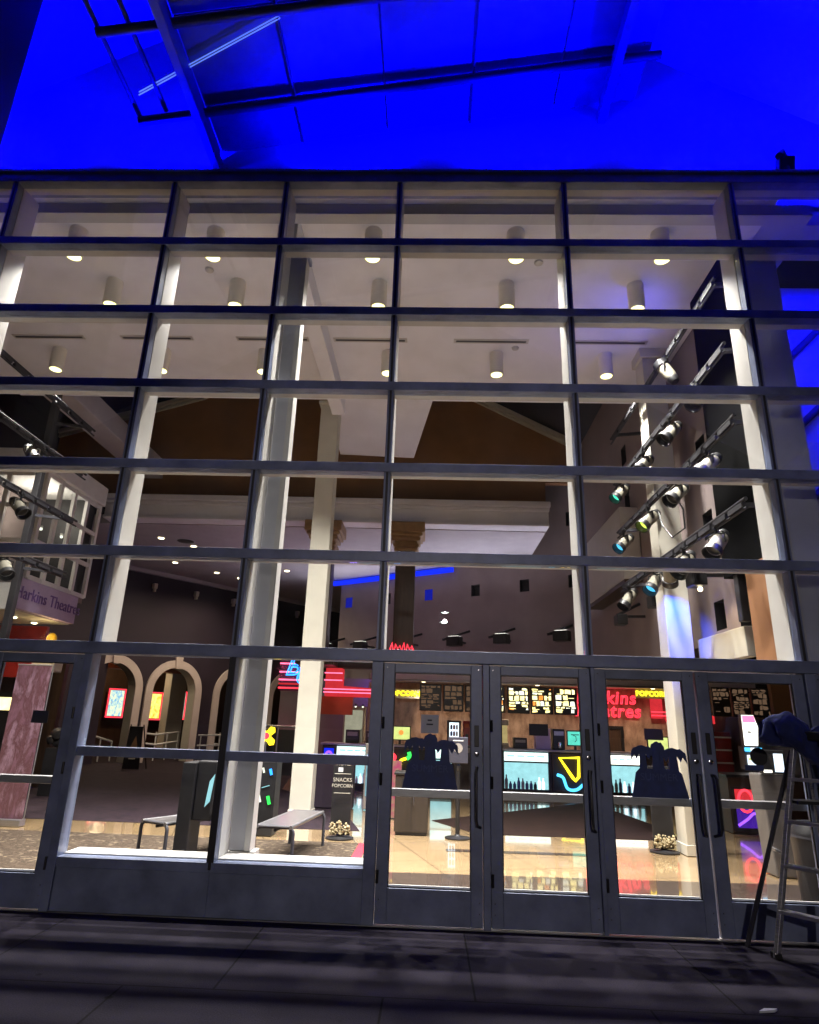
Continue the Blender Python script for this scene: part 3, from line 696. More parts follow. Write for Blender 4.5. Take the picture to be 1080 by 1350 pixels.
grey_post(-1.262, 'grey steel post with a white edge, left of the bench', .07)
grey_post(4.33, 'grey steel post turned blue at the right edge', .17, -1)
ww = thing('added_wing_wall', 'added plaster wing wall lit blue behind the rightmost glass', 'wall', (6.5, 1.8, 0))  # wall added to fill the rightmost glass with blue
MB().box(4.98, 11, 1.8, 2.0, 0, 7.7, 'plaster').build('wall_face', ww)
for i in range(3): MB().tube([(5.0+.1*i, 1.74, 4.2+i*1.1), (6.9, 1.74, 5.9+i*1.1)], .05, 'tube', 10).build('brace', ww, smooth=True)
for i, x in enumerate((5.6, 6.9)):
    q = thing('flood_light', 'added blue floodlight behind the rightmost glass, %s' % ('inner', 'outer')[i], 'floodlight', (x, .7, 7.6), 'added blue floodlights behind the glass')
    MB().box(x-.1, x+.1, .6, .8, 7.55, 7.68, 'black').build('housing', q, bevel=.01); MB().box(x-.08, x+.08, .62, .78, 7.54, 7.549, 'e_flood').build('lens', q)
    lamp('beam', 'SPOT', (x, .7, 7.5), q, 520, (0, 0, 1), (0, .6, -1), spot_size=R(150), spot_blend=.7, shadow_soft_size=.08)  # flood added so the wall behind the end bay shines blue
def capital_column(x, y, label):
    c = thing('capital_column', label, 'column', (x, y, 0), 'brown columns under the cornice')
    MB().box(x-.26, x+.26, y-.26, y+.26, 2.95, 5.95, 'wood').build('shaft', c, bevel=.02)
    t = MB()
    for i, (w, z0, z1) in enumerate(((.30, 5.951, 6.05), (.34, 6.051, 6.14), (.30, 6.141, 6.22), (.38, 6.221, 6.33), (.44, 6.331, 6.42), (.50, 6.421, 6.71))):
        t.box(x-w, x+w, y-w, y+w, z0, z1, 'capital')
    t.build('capital', c, bevel=.02)
capital_column(-.23, 10.75, 'brown column with a stepped capital above the red neon crown')
capital_column(-2.45, 10.75, 'brown column with a stepped capital, half hidden by the cream column')

# ------------------------------------------------------------------ ceiling fixtures
def downlight(x, y):
    d = thing('downlight', '', 'downlight', (x, y, CZ), 'white cylinder downlights on the lobby ceiling')
    MB().lathe([(.115, 0), (.118, -.02), (.118, -.41), (.112, -.425), (.098, -.425), (.094, -.30), (.03, -.30)], (x, y, CZ-.001), 'can_white', n=28, cap=True).build('can', d, smooth=True)
    MB().lathe([(.05, -.34), (.09, -.38), (.0935, -.42), (.06, -.44), (.02, -.446)], (x, y, CZ-.001), 'e_can', n=24).build('lens', d, smooth=True)
    lamp('beam', 'SPOT', (x, y, CZ-.48), d, CAN_W, (1, .93, .87), (0, 0, -1), spot_size=R(96), spot_blend=1.0, shadow_soft_size=.09)
    return d
CAN_W = 2150
dl = downlight(-4.45, .92)
dpos = [(0, x, .92) for x in (-4.45, -2.55, -.4, 1.5, 3.4)]+[(1, x, 1.99) for x in (-4.45, -2.55, -.4, 1.5, 3.4)]+[(2, x, 3.9) for x in (-6.37, -4.44, -2.6, -.38, 1.54, 3.45)]
cnt = {0: 0, 1: 0, 2: 0}; tot = {0: 5, 1: 5, 2: 6}
for i, (r, x, y) in enumerate(dpos):
    o = dl if i == 0 else dup(dl, (x, y, CZ))
    o['label'] = 'white cylinder downlight, %s in the ceiling row %s' % (rank(cnt[r], tot[r]), ('nearest the glass', 'in the middle', 'farthest inside')[r]); cnt[r] += 1
sl = thing('slot_diffuser', '', 'air diffuser', (0, 3.5, CZ), 'dark slot diffusers in the lobby ceiling')
MB().box(-.64, .64, 3.44, 3.56, CZ-.012, CZ-.001, 'white_metal').build('flange', sl); MB().box(-.60, .60, 3.475, 3.525, CZ-.0145, CZ-.0125, 'dark').build('slot', sl)
for i, x in enumerate((-6.35, -4.42, -2.37, -.67, 1.41, 3.42)):
    o = sl if i == 0 else dup(sl, (x, 3.5, CZ))
    o.location = (x, 3.5, CZ); o['label'] = 'dark slot air diffuser in the white lobby ceiling, %s' % rank(i, 6)
for i, (x, y, l) in enumerate(((-2.9, 1.7, 'left'), (1.9, 1.5, 'right'), (1.85, 3.7, 'rear'))):
    q = thing('smoke_detector', 'small round ceiling detector at the %s of the lobby ceiling' % l, 'detector', (x, y, CZ))
    MB().lathe([(.06, 0), (.058, -.025), (.035, -.04), (.01, -.042)], (x, y, CZ-.001), 'white_metal', n=20).build('housing', q, smooth=True)
    MB().lathe([(.065, 0), (.065, -.008)], (x, y, CZ-.0012), 'grey_steel', n=20).build('base_ring', q, smooth=True)
def recess(x, y, z, w, label, col=(1, .8, .55), group='recessed spotlights in the lower ceiling', r=.09):
    d = thing('recessed_light', label, 'ceiling light', (x, y, z), group)
    MB().lathe([(r+.04, 0), (r+.04, -.012), (r, -.014)], (x, y, z-.001), 'white_metal', n=20).build('trim_ring', d, smooth=True)
    MB().lathe([(r, 0), (r*.9, -.018), (r*.4, -.026)], (x, y, z-.0145), 'e_can_white', n=20).build('lens', d, smooth=True)
    lamp('beam', 'SPOT', (x, y, z-.08), d, w, col, (0, 0, -1), spot_size=R(150), spot_blend=.9, shadow_soft_size=.08)
for i, (x, y) in enumerate(((-7.72, 12.4), (-7.04, 13.3), (-8.5, 15.6), (-7.5, 17.1), (-6.9, 18.0), (-4.75, 16.5))):
    recess(x, y, 6.70, 300, ('round recessed light left of the dark ceiling vent', 'round recessed light right of the dark ceiling vent', 'warm recessed light near the plum wall, nearest', 'warm recessed light near the plum wall, middle', 'warm recessed light near the plum wall, farthest', 'small recessed light behind the cream column')[i], r=.09)
v = thing('ceiling_vent', 'dark oval stain-like vent in the lower ceiling', 'vent', (-7.1, 12.7, 6.7))
MB().lathe([(.26, 0), (.24, -.015), (.1, -.02)], (-7.1, 12.75, 6.699), 'dark', n=20).build('grille', v, smooth=True)
MB().lathe([(.30, 0), (.30, -.006)], (-7.1, 12.75, 6.6995), 'grey_steel', n=20).build('rim', v, smooth=True)

# ------------------------------------------------------------------ theatrical lamp bars
def lamp_bar(x, z, y0, y1, label, sgn):
    t = thing('lighting_bar', label, 'lighting bar', (x, y0, z), 'lamp bars along the lobby side walls')
    MB().tube([(x, y0, z+.05), (x, y1, z+.05)], .022, 'bar_tube', 10).tube([(x, y0, z-.05), (x, y1, z-.05)], .016, 'bar_tube', 8).build('pipe', t, smooth=True)
    q = MB()
    n = int((y1-y0)/.42)
    for i in range(n): q.box(x-.03, x+.03, y0+.06+i*.42, y0+.40+i*.42, z-.035, z+.025, 'tray')
    q.build('cable_tray', t, bevel=.004)
    for y in (y0+.1, y1-.3): MB().beam((x+sgn*.03, y, z), (x+sgn*.62, y, z+.06), .05, .05, 'tube').build('arm', t)
    return t
def par_can(x, y, z, aim, lens, label, big=1.0):
    t = thing('stage_lamp', label, 'stage lamp', (x, y, z), 'stage lamps hanging from the lamp bars')
    a = Vector(aim).normalized(); c = Vector((x, y, z-.24)); side = a.cross(Vector(Z_)).normalized()
    MB().tube([(x, y, z-.05), (x, y, z-.12)], .02, 'black', 8).box(x-.03, x+.03, y-.03, y+.03, z-.065, z+.0, 'black').build('clamp', t)
    MB().tube([c+side*.105, c+side*.105+Vector((0, 0, .11)), c+Vector((0, 0, .125)), c-side*.105+Vector((0, 0, .11)), c-side*.105], .012, 'black', 8).build('yoke', t, smooth=True)
    MB().lathe([(.02, -.22), (.055, -.21), (.075, -.15), (.088, -.10), (.092, .10), (.092, .105)], c, 'canbody', a, 22).build('body', t, smooth=True)
    MB().lathe([(.02, -.225), (.06, -.222), (.085, -.15), (.084, -.145)], c-a*.003, 'black', a, 22).build('back_cap', t, smooth=True)
    MB().lathe([(.094, .106), (.108, .11), (.112, .20), (.104, .20), (.095, .12)], c, 'black', a, 22, cap=False).build('snoot', t, smooth=True)
    MB().lathe([(.088, .107), (.05, .122), (.01, .125)], c, lens, a, 20).build('lens', t, smooth=True)
    MB().lathe([(.014, 0), (.014, .02)], c+side*.10, 'chrome', side, 10).build('knob', t, smooth=True)
    return t, c+a*.22, a
bars = [(6.85, 'top'), (5.92, 'upper'), (4.98, 'middle'), (3.98, 'lowest')]
aimR = Vector((-.75, .25, -.62)); ys_can = (1.36, 2.4, 3.6, 4.95)
lens_r = {(1, 0): 'black', (1, 1): 'black', (1, 2): 'black', (1, 3): 'e_lens_t', (2, 0): 'black', (2, 1): 'black', (2, 2): 'e_lens_y', (2, 3): 'e_lens_c', (3, 0): 'black', (3, 1): 'black', (3, 2): 'e_lens_c', (3, 3): 'black'}
nth = ('nearest the glass', 'second from the glass', 'third from the glass', 'farthest inside')
for side, bx, sg in (('right', 3.86, 1), ('left', -6.25, -1)):
    for bi, (z, nm) in enumerate(bars):
        lamp_bar(bx, z, .55, 5.3, '%s lamp bar on the %s side of the lobby' % (nm, side), sg)
        if bi == 0: continue
        for ci, y in enumerate(ys_can):
            if side == 'left' and ci == 3: continue
            aim = Vector((-sg*(.58+.1*((ci*3+bi) % 3)), -.22-.12*((ci+bi) % 2), -.72))
            k = lens_r[(bi, ci)] if side == 'right' else 'black'
            lit = {'e_lens_c': ' with a glowing blue lens', 'e_lens_y': ' with a glowing lime lens', 'e_lens_t': ' with a glowing teal lens'}.get(k, '')
            t, p, a = par_can(bx, y, z, aim, k, 'beige stage lamp%s, %s %s bar, %s' % (lit, nm, side, nth[ci]))
            if k != 'black':
                col = {'e_lens_c': (.12, .3, 1), 'e_lens_y': (.7, .9, .2), 'e_lens_t': (.25, .25, 1)}[k]
                lamp('beam', 'SPOT', p, t, 160, col, a, spot_size=R(60), spot_blend=.6, shadow_soft_size=.06)
for bx, sg, side in ((4.45, 1, 'right'), (-6.95, -1, 'left')):
    for y, l in ((2.15, 'front'), (5.0, 'rear')):
        q = tag(MB().box(bx-.06, bx+.06, y-.06, y+.06, .0 if y > 4 and sg < 0 else 2.95, 7.876, 'dark').build('truss_post', bevel=.01), 'dark upright carrying the lamp bars, %s one on the %s' % (l, side), 'post', 'dark uprights behind the lamp bars')
# drooping cable on the middle bar
cb = tag(MB().tube([(3.84, 2.5, 4.85), (3.9, 2.35, 4.5), (3.92, 2.4, 4.25), (3.85, 2.7, 4.2), (3.82, 2.95, 4.45), (3.84, 3.1, 4.7)], .012, 'black', 8).build('cable', smooth=True), 'black cable looping down below the middle lamp bar', 'cable')
# one blue spot that washes the right column (lamp on the lowest bar)
t, p, a = par_can(3.86, 2.95, 3.98, (.3, .9, -.75), 'e_lens_c', 'beige stage lamp with a blue lens turned to the blue column')
lamp('beam', 'SPOT', p, t, 320, (.02, .08, 1), a, spot_size=R(70), spot_blend=.5, shadow_soft_size=.05)

t, p, a = par_can(3.86, 2.3, 6.85, (-.35, .3, .9), 'e_lens_c', 'added stage lamp on the top bar tinting the ceiling blue')
lamp('beam', 'SPOT', p, t, 45, (.10, .10, 1), a, spot_size=R(120), spot_blend=.9, shadow_soft_size=.06)  # extra lamp added to throw a blue tint on the ceiling corner
# white box on the side wall
bx = thing('screen_box', 'white boxed panel jutting from the right side wall under the lamps', 'panel', (4.5, 6, 4.4))
MB().box(4.28, 4.66, 6.5, 9.7, 4.45, 5.95, 'white_metal').build('panel', bx, bevel=.02); MB().box(4.30, 4.65, 6.55, 9.65, 4.36, 4.448, 'wood').build('underside', bx)
# ------------------------------------------------------------------ wall wash brackets over the concession
for i, s in enumerate((.2, 1.75, 3.6, 5.45, 7.05, 8.9, 10.1)):
    p = tan_o+tan_d*s; o = Vector((p.x, p.y, 4.1))
    w = thing('wall_washer', 'black bracket lamp on the taupe rear wall, %s' % rank(i, 7), 'wall lamp', o, 'black bracket lamps on the rear wall')
    d = -tan_n
    MB().beam(o+d*.05+tan_d*.15+Vector((0, 0, .38)), o+d*1.25-tan_d*.1+Vector((0, 0, -.02)), .07, .07, 'black').build('arm', w)
    MB().beam(o+d*.05, o+d*1.2, .06, .06, 'black').build('strut', w)
    MB().obox(o+d*1.2+tan_d*.28+Vector((0, 0, -.08)), tan_d, d, Z_, .22, .14, .14, 'black').build('lamp_head', w, bevel=.02)
    MB().obox(o+d*1.2+tan_d*.28+Vector((0, 0, .068)), tan_d, d, Z_, .17, .10, .004, 'e_white').build('lens', w)
    lamp('beam', 'SPOT', o+d*1.2+tan_d*.28+Vector((0, 0, .1)), w, 170, (.92, .85, 1), Vector(d)*.55+Vector((0, 0, 1)), spot_size=R(150), spot_blend=.8, shadow_soft_size=.12)  # glowing top and upward beam added to brighten the lower ceiling
for i, (y, z) in enumerate(((2.9, 3.72), (4.6, 3.72), (6.6, 3.72))):
    w = thing('wall_washer', 'black bracket lamp on the right side wall, %s' % ('nearest', 'middle', 'farthest')[i], 'wall lamp', (4.66, y, z), 'black bracket lamps on the side wall')
    MB().beam((4.66, y+.3, z+.3), (4.1, y-.1, z), .05, .05, 'black').build('arm', w); MB().beam((4.66, y, z), (4.1, y, z-.02), .05, .05, 'black').build('strut', w)
    MB().obox((4.15, y-.12, z-.1), X_, Y_, Z_, .1, .14, .1, 'black').build('lamp_head', w, bevel=.02)
    if i == 0:
        MB().sphere((4.2, y-.1, z-.23), .035, 'e_can_white', 10).build('bulb', w, smooth=True)
        lamp('beam', 'SPOT', (4.2, y-.1, z-.28), w, 25, (1, .75, .4), (.5, .1, -1), spot_size=R(110), spot_blend=.7, shadow_soft_size=.05)
cv = tag(MB().beam(tan_o+tan_d*-.3-tan_n*.12+Vector((0, 0, 6.57)), tan_o+tan_d*5.0-tan_n*.12+Vector((0, 0, 6.57)), .12, .16, 'e_cobalt').build('cove_light'), 'cobalt blue cove light along the top of the rear wall', 'cove light')

# ------------------------------------------------------------------ concession
con = thing('concession_soffit', 'pale soffit slab over the snack counter', 'soffit', (2, 13, 2.7))
MB().box(-1.2, 9.5, 12.75, 15.5, 2.78, 2.9, 'ceil').build('slab', con); MB().box(-1.2, 9.5, 12.6, 12.748, 2.72, 2.92, 'ceil').build('fascia', con)
MB().box(-1.2, 9.5, 12.56, 12.598, 2.735, 2.765, 'alu').build('edge_strip', con)
sw = tag(MB().box(-1.4, 10.5, 14.4, 14.6, 0, 2.775, 'stone').build('stone_wall'), 'mottled brown stone wall behind the snack counter', 'wall')
for i, x in enumerate((.3, 1.9, 3.6, 5.4, 6.9)):
    recess(x, 13.25, 2.78, 130, 'small recessed light in the snack counter soffit, %s' % rank(i, 5), (1, .72, .5), 'recessed lights in the snack counter soffit', .07)
# menu boards
def menu(x0, x1, y, z0, z1, lit, label, tilt=0):
    b_ = thing('menu_board', label, 'menu board', ((x0+x1)/2, y, z0), 'menu boards over the counter')
    MB().box(x0, x1, y, y+.08, z0, z1, 'black').build('case', b_, bevel=.01)
    pics = MB(); rnd = random.Random(int(x0*100)); w = x1-x0; h = z1-z0
    ks = ['e_menu', 'e_menu', 'e_menu', 'e_menu', 'e_menu_w', 'e_menu_w', 'e_menu_o'] if lit else ['e_menu_dim']
    cols = 3; zc = .94
    while zc > .10:
        hh = rnd.choice((.05, .09, .16, .2)); hh = min(hh, zc-.05)
        xc = .07
        while xc < .9:
            ww = min(rnd.uniform(.14, .34), .94-xc)
            if ww > .06 and rnd.random() < .74:
                a0, a1 = x0+xc*w, x0+(xc+ww*.86)*w; c1, c0 = z0+zc*h, z0+(zc-hh*.84)*h
                j = lambda: rnd.uniform(-.012, .012)
                pics.prism([(a0+j(), c0+j()), ((a0+a1)/2, c0+j()*.6), (a1+j(), c0+j()), (a1+j(), c1+j()), ((a0+a1)/2, c1+j()), (a0+j(), c1+j())], (0, y-.0005, 0), X_, Z_, (0, -1, 0), .004, rnd.choice(ks))
            xc += ww+.03
        zc -= hh+.02
    for q in range(5):
        zz = z0+h*(.16+.15*q); xx = x0+w*(.12+.5*(q % 2)); pics.box(xx, xx+w*.25, y-.008, y-.0055, zz, zz+h*.02, ks[0])
    pics.build('menu_print', b_)
for i, (x0, x1, lit) in enumerate(((.20, .82, False), (.88, 1.45, False), (1.5, 2.05, False), (2.1, 2.62, True), (2.70, 3.32, True), (3.36, 3.98, True), (4.02, 4.66, True))):
    menu(x0, x1, 13.0, 1.95, 2.68, lit, ('lit yellow' if lit else 'unlit dark')+' menu board over the snack counter, '+rank(i, 7))
for i in range(3):
    menu(6.45+i*.40, 6.82+i*.40, 8.2-i*.02, 1.93, 2.52, False, 'dark brown menu board at the right end of the counter, '+rank(i, 3))
hg = tag(MB().box(7.7, 8.6, 8.2, 8.35, 1.9, 2.9, 'brown').build('bulkhead'), 'brown bulkhead right of the dark menu boards', 'bulkhead')
# neon lettering on the stone wall
ns = thing('neon_sign', 'red neon cinema lettering on the stone wall', 'neon sign', (5.8, 14.3, 2))
for s_, z, xr in (('Harkins', 2.50, 6.70), ('Theatres', 2.12, 6.82)):
    no = MB().mesh(text_mesh(s_, .52, outline=True, bevel=.015, align='RIGHT', shear=.15, spacing=1.1), frame3((xr, 14.30, z), X_, Z_), 'e_red').build('lettering', ns)
    MB().mesh(text_mesh(s_, .52, .004, align='RIGHT', shear=.15, spacing=1.1), frame3((xr, 14.335, z), X_, Z_), 'e_red_dim').build('letter_face', no)
lamp('neon_glow', 'POINT', (5.9, 13.8, 2.25), ns, 5, (1, .03, .05), shadow_soft_size=.4)
def yellow_sign(x, y, z, s_, size, label):
    t = thing('neon_sign', label, 'neon sign', (x, y, z))
    MB().box(x-.5, x+.5, y+.02, y+.05, z-.13, z+.13, 'grey_steel').build('back_board', t)
    MB().mesh(text_mesh(s_, size, .006, .006, spacing=1.05), frame3((x, y, z), X_, Z_), 'e_yellow').build('lettering', t)
yellow_sign(-.28, 13.6, 2.42, 'POPCORN', .2, 'yellow neon snack word over the left of the counter')
yellow_sign(7.12, 14.0, 2.64, 'POPCORN', .2, 'yellow neon snack word beside the blue column')
rd = thing('neon_sign', 'red upright neon panel with two short bars below a yellow word', 'neon sign', (7.3, 14.2, 2.3))
MB().box(7.12, 7.45, 14.2, 14.3, 1.95, 2.65, 'e_red_soft').build('panel', rd)
for z in (2.02, 2.12): MB().box(7.1, 8.0, 14.15, 14.195, z, z+.03, 'e_red').build('neon_bar', rd)
ex = thing('clock_sign', 'small red ringed light sign on the stone wall', 'sign', (7.75, 14.35, 1.97))
MB().lathe([(.17, 0), (.17, .06), (.14, .062)], (7.72, 14.39, 1.97), 'e_red_soft', (0, -1, 0), 20).build('ring', ex, smooth=True)
for dx in (-.06, .06): MB().sphere((7.72+dx, 14.31, 1.97), (.05, .03, .06), 'e_white', 10).build('lamp_face', ex, smooth=True)
dr = thing('service_door', 'dark framed service door with a round window under the red lettering', 'door', (5.7, 14.35, 0))
MB().box(5.1, 6.2, 14.33, 14.398, 0, 1.6, 'wood').build('leaf', dr); MB().lathe([(.1, 0), (.1, .02)], (5.75, 14.329, 1.25), 'cream', (0, -1, 0), 20).build('round_window', dr)
MB().box(5.02, 5.099, 14.31, 14.398, 0, 1.7, 'black').box(6.201, 6.28, 14.31, 14.398, 0, 1.7, 'black').box(5.1, 6.2, 14.31, 14.398, 1.605, 1.7, 'black').build('door_frame', dr)

# counters -----------------------------------------------------------
CY = 10.8
ct = thing('snack_counter', 'long dark snack counter with a pale worktop', 'counter', (2, CY, 0))
MB().box(-2.15, 6.1, CY+.062, CY+.75, .01, .98, 'wood').build('body', ct); MB().box(-2.2, 6.15, CY-.02, CY+.8, 1.03, 1.075, 'ceil2').build('worktop', ct, bevel=.008)
MB().box(-2.15, 6.1, CY+.05, CY+.2, 0.006, .10, 'black').build('toe_kick', ct)
MB().box(-2.15, 6.1, CY+.06, CY+.74, .982, 1.029, 'black').build('top_rail', ct)
def case(x0, x1, label, products=True, head='e_cyan_b'):
    t = thing('display_case', label, 'display case', ((x0+x1)/2, CY, 0), 'glowing cases in the counter front')
    z0, z1 = .17, 1.0
    MB().box(x0, x1, CY+.02, CY+.06, z0, z1, 'e_cyan').build('light_box', t)
    fr_ = MB()
    for (a0, a1, c0, c1) in ((x0-.03, x0, z0-.03, z1+.02), (x1, x1+.03, z0-.03, z1+.02)): fr_.box(a0, a1, CY-.06, CY+.061, c0, c1, 'frame_black')
    fr_.box(x0, x1, CY-.06, CY+.061, z0-.03, z0, 'frame_black'); fr_.build('case_frame', t)
    MB().box(x0, x1, CY-.05, CY+.0195, .80, 1.0, head).build('header', t)
    MB().box(x0, x1, CY-.055, CY+.019, .765, .799, 'wood').build('shelf', t)
    if products:
        n = int((x1-x0)/.10); rnd = random.Random(int(x0*77))
        pm = MB()
        for i in range(n):
            xx = x0+.05+i*(x1-x0-.08)/n; h = rnd.uniform(.15, .33)
            k = rnd.choice(['e_cyan_b', 'white', 'alu', 'greybox', 'navy2', 'e_screen', 'white', 'black'])
            pm.lathe([(.036, 0), (.042, h*.2), (.040, h*.62), (.018, h*.8), (.018, h)], (xx, CY-.02+rnd.uniform(-.015, .01), z0+.002), k, n=10)
        t2 = pm.build('bottles', t, smooth=True); t2['kind'] = 'stuff'
        for q in range(4):
            w = (x1-x0)*.16; xx = x0+.08+q*(x1-x0-.1)/4; MB().box(xx, xx+w, CY-.053, CY-.0505, .90, .93, 'e_cyan').build('header_print', t)
case(2.33, 3.40, 'cyan lit display case full of bottles, seen through the second door')
case(4.86, 5.66, 'white and cyan lit display case left of the second navy sticker', True, 'e_white')
case(-1.78, -.95, 'cyan lit display case at the left end of the counter')
case(.55, 1.05, 'narrow pale lit display case right of the first navy sticker', False)
def neon_panel(x0, x1, label):
    t = thing('neon_sign', label, 'neon panel', ((x0+x1)/2, CY, 0), 'neon squiggle panels in the counter front')
    MB().box(x0, x1, CY-.0, CY+.06, .14, 1.0, 'dark').build('panel', t)
    q = MB()
    for a0, a1 in ((x0, x0+.03), (x1-.03, x1)): q.box(a0, a1, CY-.03, CY-.0005, .14, 1.0, 'wood')
    q.box(x0+.03, x1-.03, CY-.03, CY-.0005, .97, 1.0, 'wood'); q.box(x0+.03, x1-.03, CY-.03, CY-.0005, .14, .17, 'wood'); q.build('panel_frame', t)
    return t
def curve(pts, n=6):
    P = [Vector(p) for p in pts]; out = []
    for i in range(len(P)-1):
        a = P[max(0, i-1)]; b_ = P[i]; c = P[i+1]; d = P[min(len(P)-1, i+2)]
        for k in range(n):
            t = k/n; out.append(.5*((2*b_)+(c-a)*t+(2*a-5*b_+4*c-d)*t*t+(3*b_-a-3*c+d)*t**3))
    out.append(P[-1]); return out
t = neon_panel(3.50, 4.45, 'dark panel with a yellow neon triangle over a blue wave')
MB().tube([(3.68, CY-.05, .90), (4.14, CY-.05, .92), (4.12, CY-.05, .48), (4.04, CY-.05, .40), (3.98, CY-.05, .46)], .038, 'e_yellow', 10, True).build('neon_triangle', t, smooth=True)
MB().tube(curve([(3.6, CY-.07, .52), (3.74, CY-.07, .46), (3.84, CY-.07, .22), (4.05, CY-.07, .20), (4.24, CY-.07, .34), (4.38, CY-.07, .46)]), .034, 'e_sky', 10).build('neon_wave', t, smooth=True)
t = neon_panel(-.92, .5, 'dark panel with red, yellow, green and blue neon squiggles')
def pxc(pts): return pts
MB().tube(curve([(-.54, CY-.06, .89), (-.42, CY-.06, .87), (-.34, CY-.06, .79), (-.42, CY-.06, .70), (-.54, CY-.06, .72)]), .045, 'e_red', 10).build('neon_curl', t, smooth=True)
MB().tube(curve([(-.62, CY-.06, .60), (-.45, CY-.06, .63), (-.28, CY-.06, .60)]), .035, 'e_sky', 10).build('neon_curl', t, smooth=True)
MB().tube(curve([(-.27, CY-.06, .59), (-.2, CY-.06, .61), (-.19, CY-.06, .72), (-.06, CY-.06, .77)]), .035, 'e_yellow', 10).build('neon_curl', t, smooth=True)
MB().tube(curve([(-.05, CY-.06, .76), (.02, CY-.06, .83), (.0, CY-.06, .92)]), .045, 'e_green', 10).build('neon_curl', t, smooth=True)
MB().tube(curve([(-.38, CY-.06, .53), (-.5, CY-.06, .49), (-.5, CY-.06, .38), (-.38, CY-.06, .34)]), .035, 'e_blue', 10).build('neon_curl', t, smooth=True)
t = neon_panel(-2.14, -1.82, 'small dark panel with a violet neon arch at the counter end')
MB().tube(curve([(-2.06, CY-.06, .62), (-2.04, CY-.06, .82), (-1.96, CY-.06, .87), (-1.9, CY-.06, .8), (-1.89, CY-.06, .62)]), .03, 'e_violet', 10).build('neon_arch', t, smooth=True)
MB().box(-2.10, -1.86, CY-.012, CY-.001, .5, .95, M['e_cobalt']).build('glow_back', t)
# right hand wing of the counter, seen through the fourth door
wg = thing('counter_wing', 'dark counter wing with a sloping front at the far right', 'counter', (6.2, 6, 0))
MB().box(5.62, 7.6, 5.96, 6.6, .01, .88, 'wood').build('body', wg); MB().box(5.58, 7.65, 5.9, 6.65, .881, .93, 'black').build('worktop', wg, bevel=.008)
t = thing('neon_sign', 'glowing panel with a red loop, orange wedge and violet wave', 'neon panel', (5.95, 5.94, 0), 'neon squiggle panels in the counter front')
MB().box(5.64, 6.4, 5.93, 5.958, .05, .74, 'dark').build('panel', t)
MB().box(5.70, 6.35, 5.918, 5.929, .42, .70, 'e_red_soft').build('red_back', t); MB().box(5.70, 6.35, 5.918, 5.929, .10, .40, emit('violet_back', (.09, .02, .5), .8)).build('violet_back', t)
MB().tube([(5.86+.12*math.cos(a*math.pi/8), 5.90, .52+.17*math.sin(a*math.pi/8)) for a in range(16)], .022, 'e_red', 8, True).build('neon_loop', t, smooth=True)
MB().tube([(6.02, 5.90, .56), (6.28, 5.90, .68), (6.28, 5.90, .42)], .028, 'e_orange', 8, True).build('neon_wedge', t, smooth=True)
MB().tube(curve([(5.70, 5.90, .14), (5.86, 5.90, .24), (5.98, 5.90, .33), (6.1, 5.90, .26), (6.22, 5.90, .12), (6.34, 5.90, .10)]), .022, 'e_violet', 8).build('neon_wave', t, smooth=True)

# things on the counter --------------------------------------------
def screen(x, y, z0, w, h, k, label, stand=True):
    t = thing('monitor', label, 'monitor', (x, y, z0), 'screens on the snack counter')
    MB().box(x-w/2-.025, x+w/2+.025, y, y+.06, z0+.1, z0+.15+h, 'black').build('bezel', t, bevel=.008)
    MB().box(x-w/2, x+w/2, y-.004, y-.0005, z0+.125, z0+.125+h, k).build('screen', t)
    MB().box(x-.03, x+.03, y+.01, y+.05, z0+.01, z0+.099, 'black').box(x-w*.3, x+w*.3, y-.04, y+.12, z0, z0+.0095, 'black').build('stand', t)
    return t
ZC = 1.075
t = screen(-.25, CY+.3, ZC, .50, .30, 'e_lime', 'yellow lit screen on the counter left of the first navy sticker')
MB().lathe([(.06, 0), (.06, .003)], (-.22, CY+.295, ZC+.29), 'e_menu_o', (0, -1, 0), 14).build('picture_spot', t)
t = screen(4.15, CY+.3, ZC, .36, .32, 'e_teal', 'teal lit screen with a black sketch on the counter')
MB().tube([(4.1, CY+.294, ZC+.36), (4.17, CY+.294, ZC+.33), (4.18, CY+.294, ZC+.24), (4.14, CY+.294, ZC+.2)], .008, 'black', 6).tube([(4.05, CY+.294, ZC+.37), (4.25, CY+.294, ZC+.37)], .01, 'black', 6).build('sketch', t)
screen(7.0, 13.5, .95, .55, .35, 'e_lime', 'lime yellow screen behind the second navy sticker')
def cooler(x, y, z0, w, h, k, label):
    t = thing('drink_cooler', label, 'cooler', (x, y, z0))
    MB().box(x-w/2, x+w/2, y, y+.4, z0, z0+h, 'black').build('cabinet', t, bevel=.01)
    MB().box(x-w/2+.05, x+w/2-.05, y-.006, y-.0005, z0+.06, z0+h-.05, k).build('lit_front', t)
    q = MB(); rnd = random.Random(int(x*31))
    for i in range(3):
        for j in range(3):
            q.lathe([(.025, 0), (.028, .02), (.028, .09), (.012, .12)], (x-w/2+.1+j*(w-.2)/2, y-.03, z0+.09+i*(h-.15)/3), rnd.choice(['navy2', 'black', 'white', 'red']), n=8)
    q.build('cans', t)
cooler(1.12, CY+.35, ZC, .34, .62, 'e_screen', 'tall black drink cooler with a lit blue front on the counter')
rc = thing('red_dispenser', 'tall narrow red dispenser beside the lit cooler', 'dispenser', (1.45, CY+.4, ZC))
MB().box(1.36, 1.52, CY+.35, CY+.65, ZC, ZC+.62, 'red').build('cabinet', rc, bevel=.01); MB().box(1.38, 1.50, CY+.342, CY+.3495, ZC+.45, ZC+.55, 'orange').box(1.40, 1.48, CY+.33, CY+.3495, ZC+.15, ZC+.3, 'black').build('front_panel', rc)
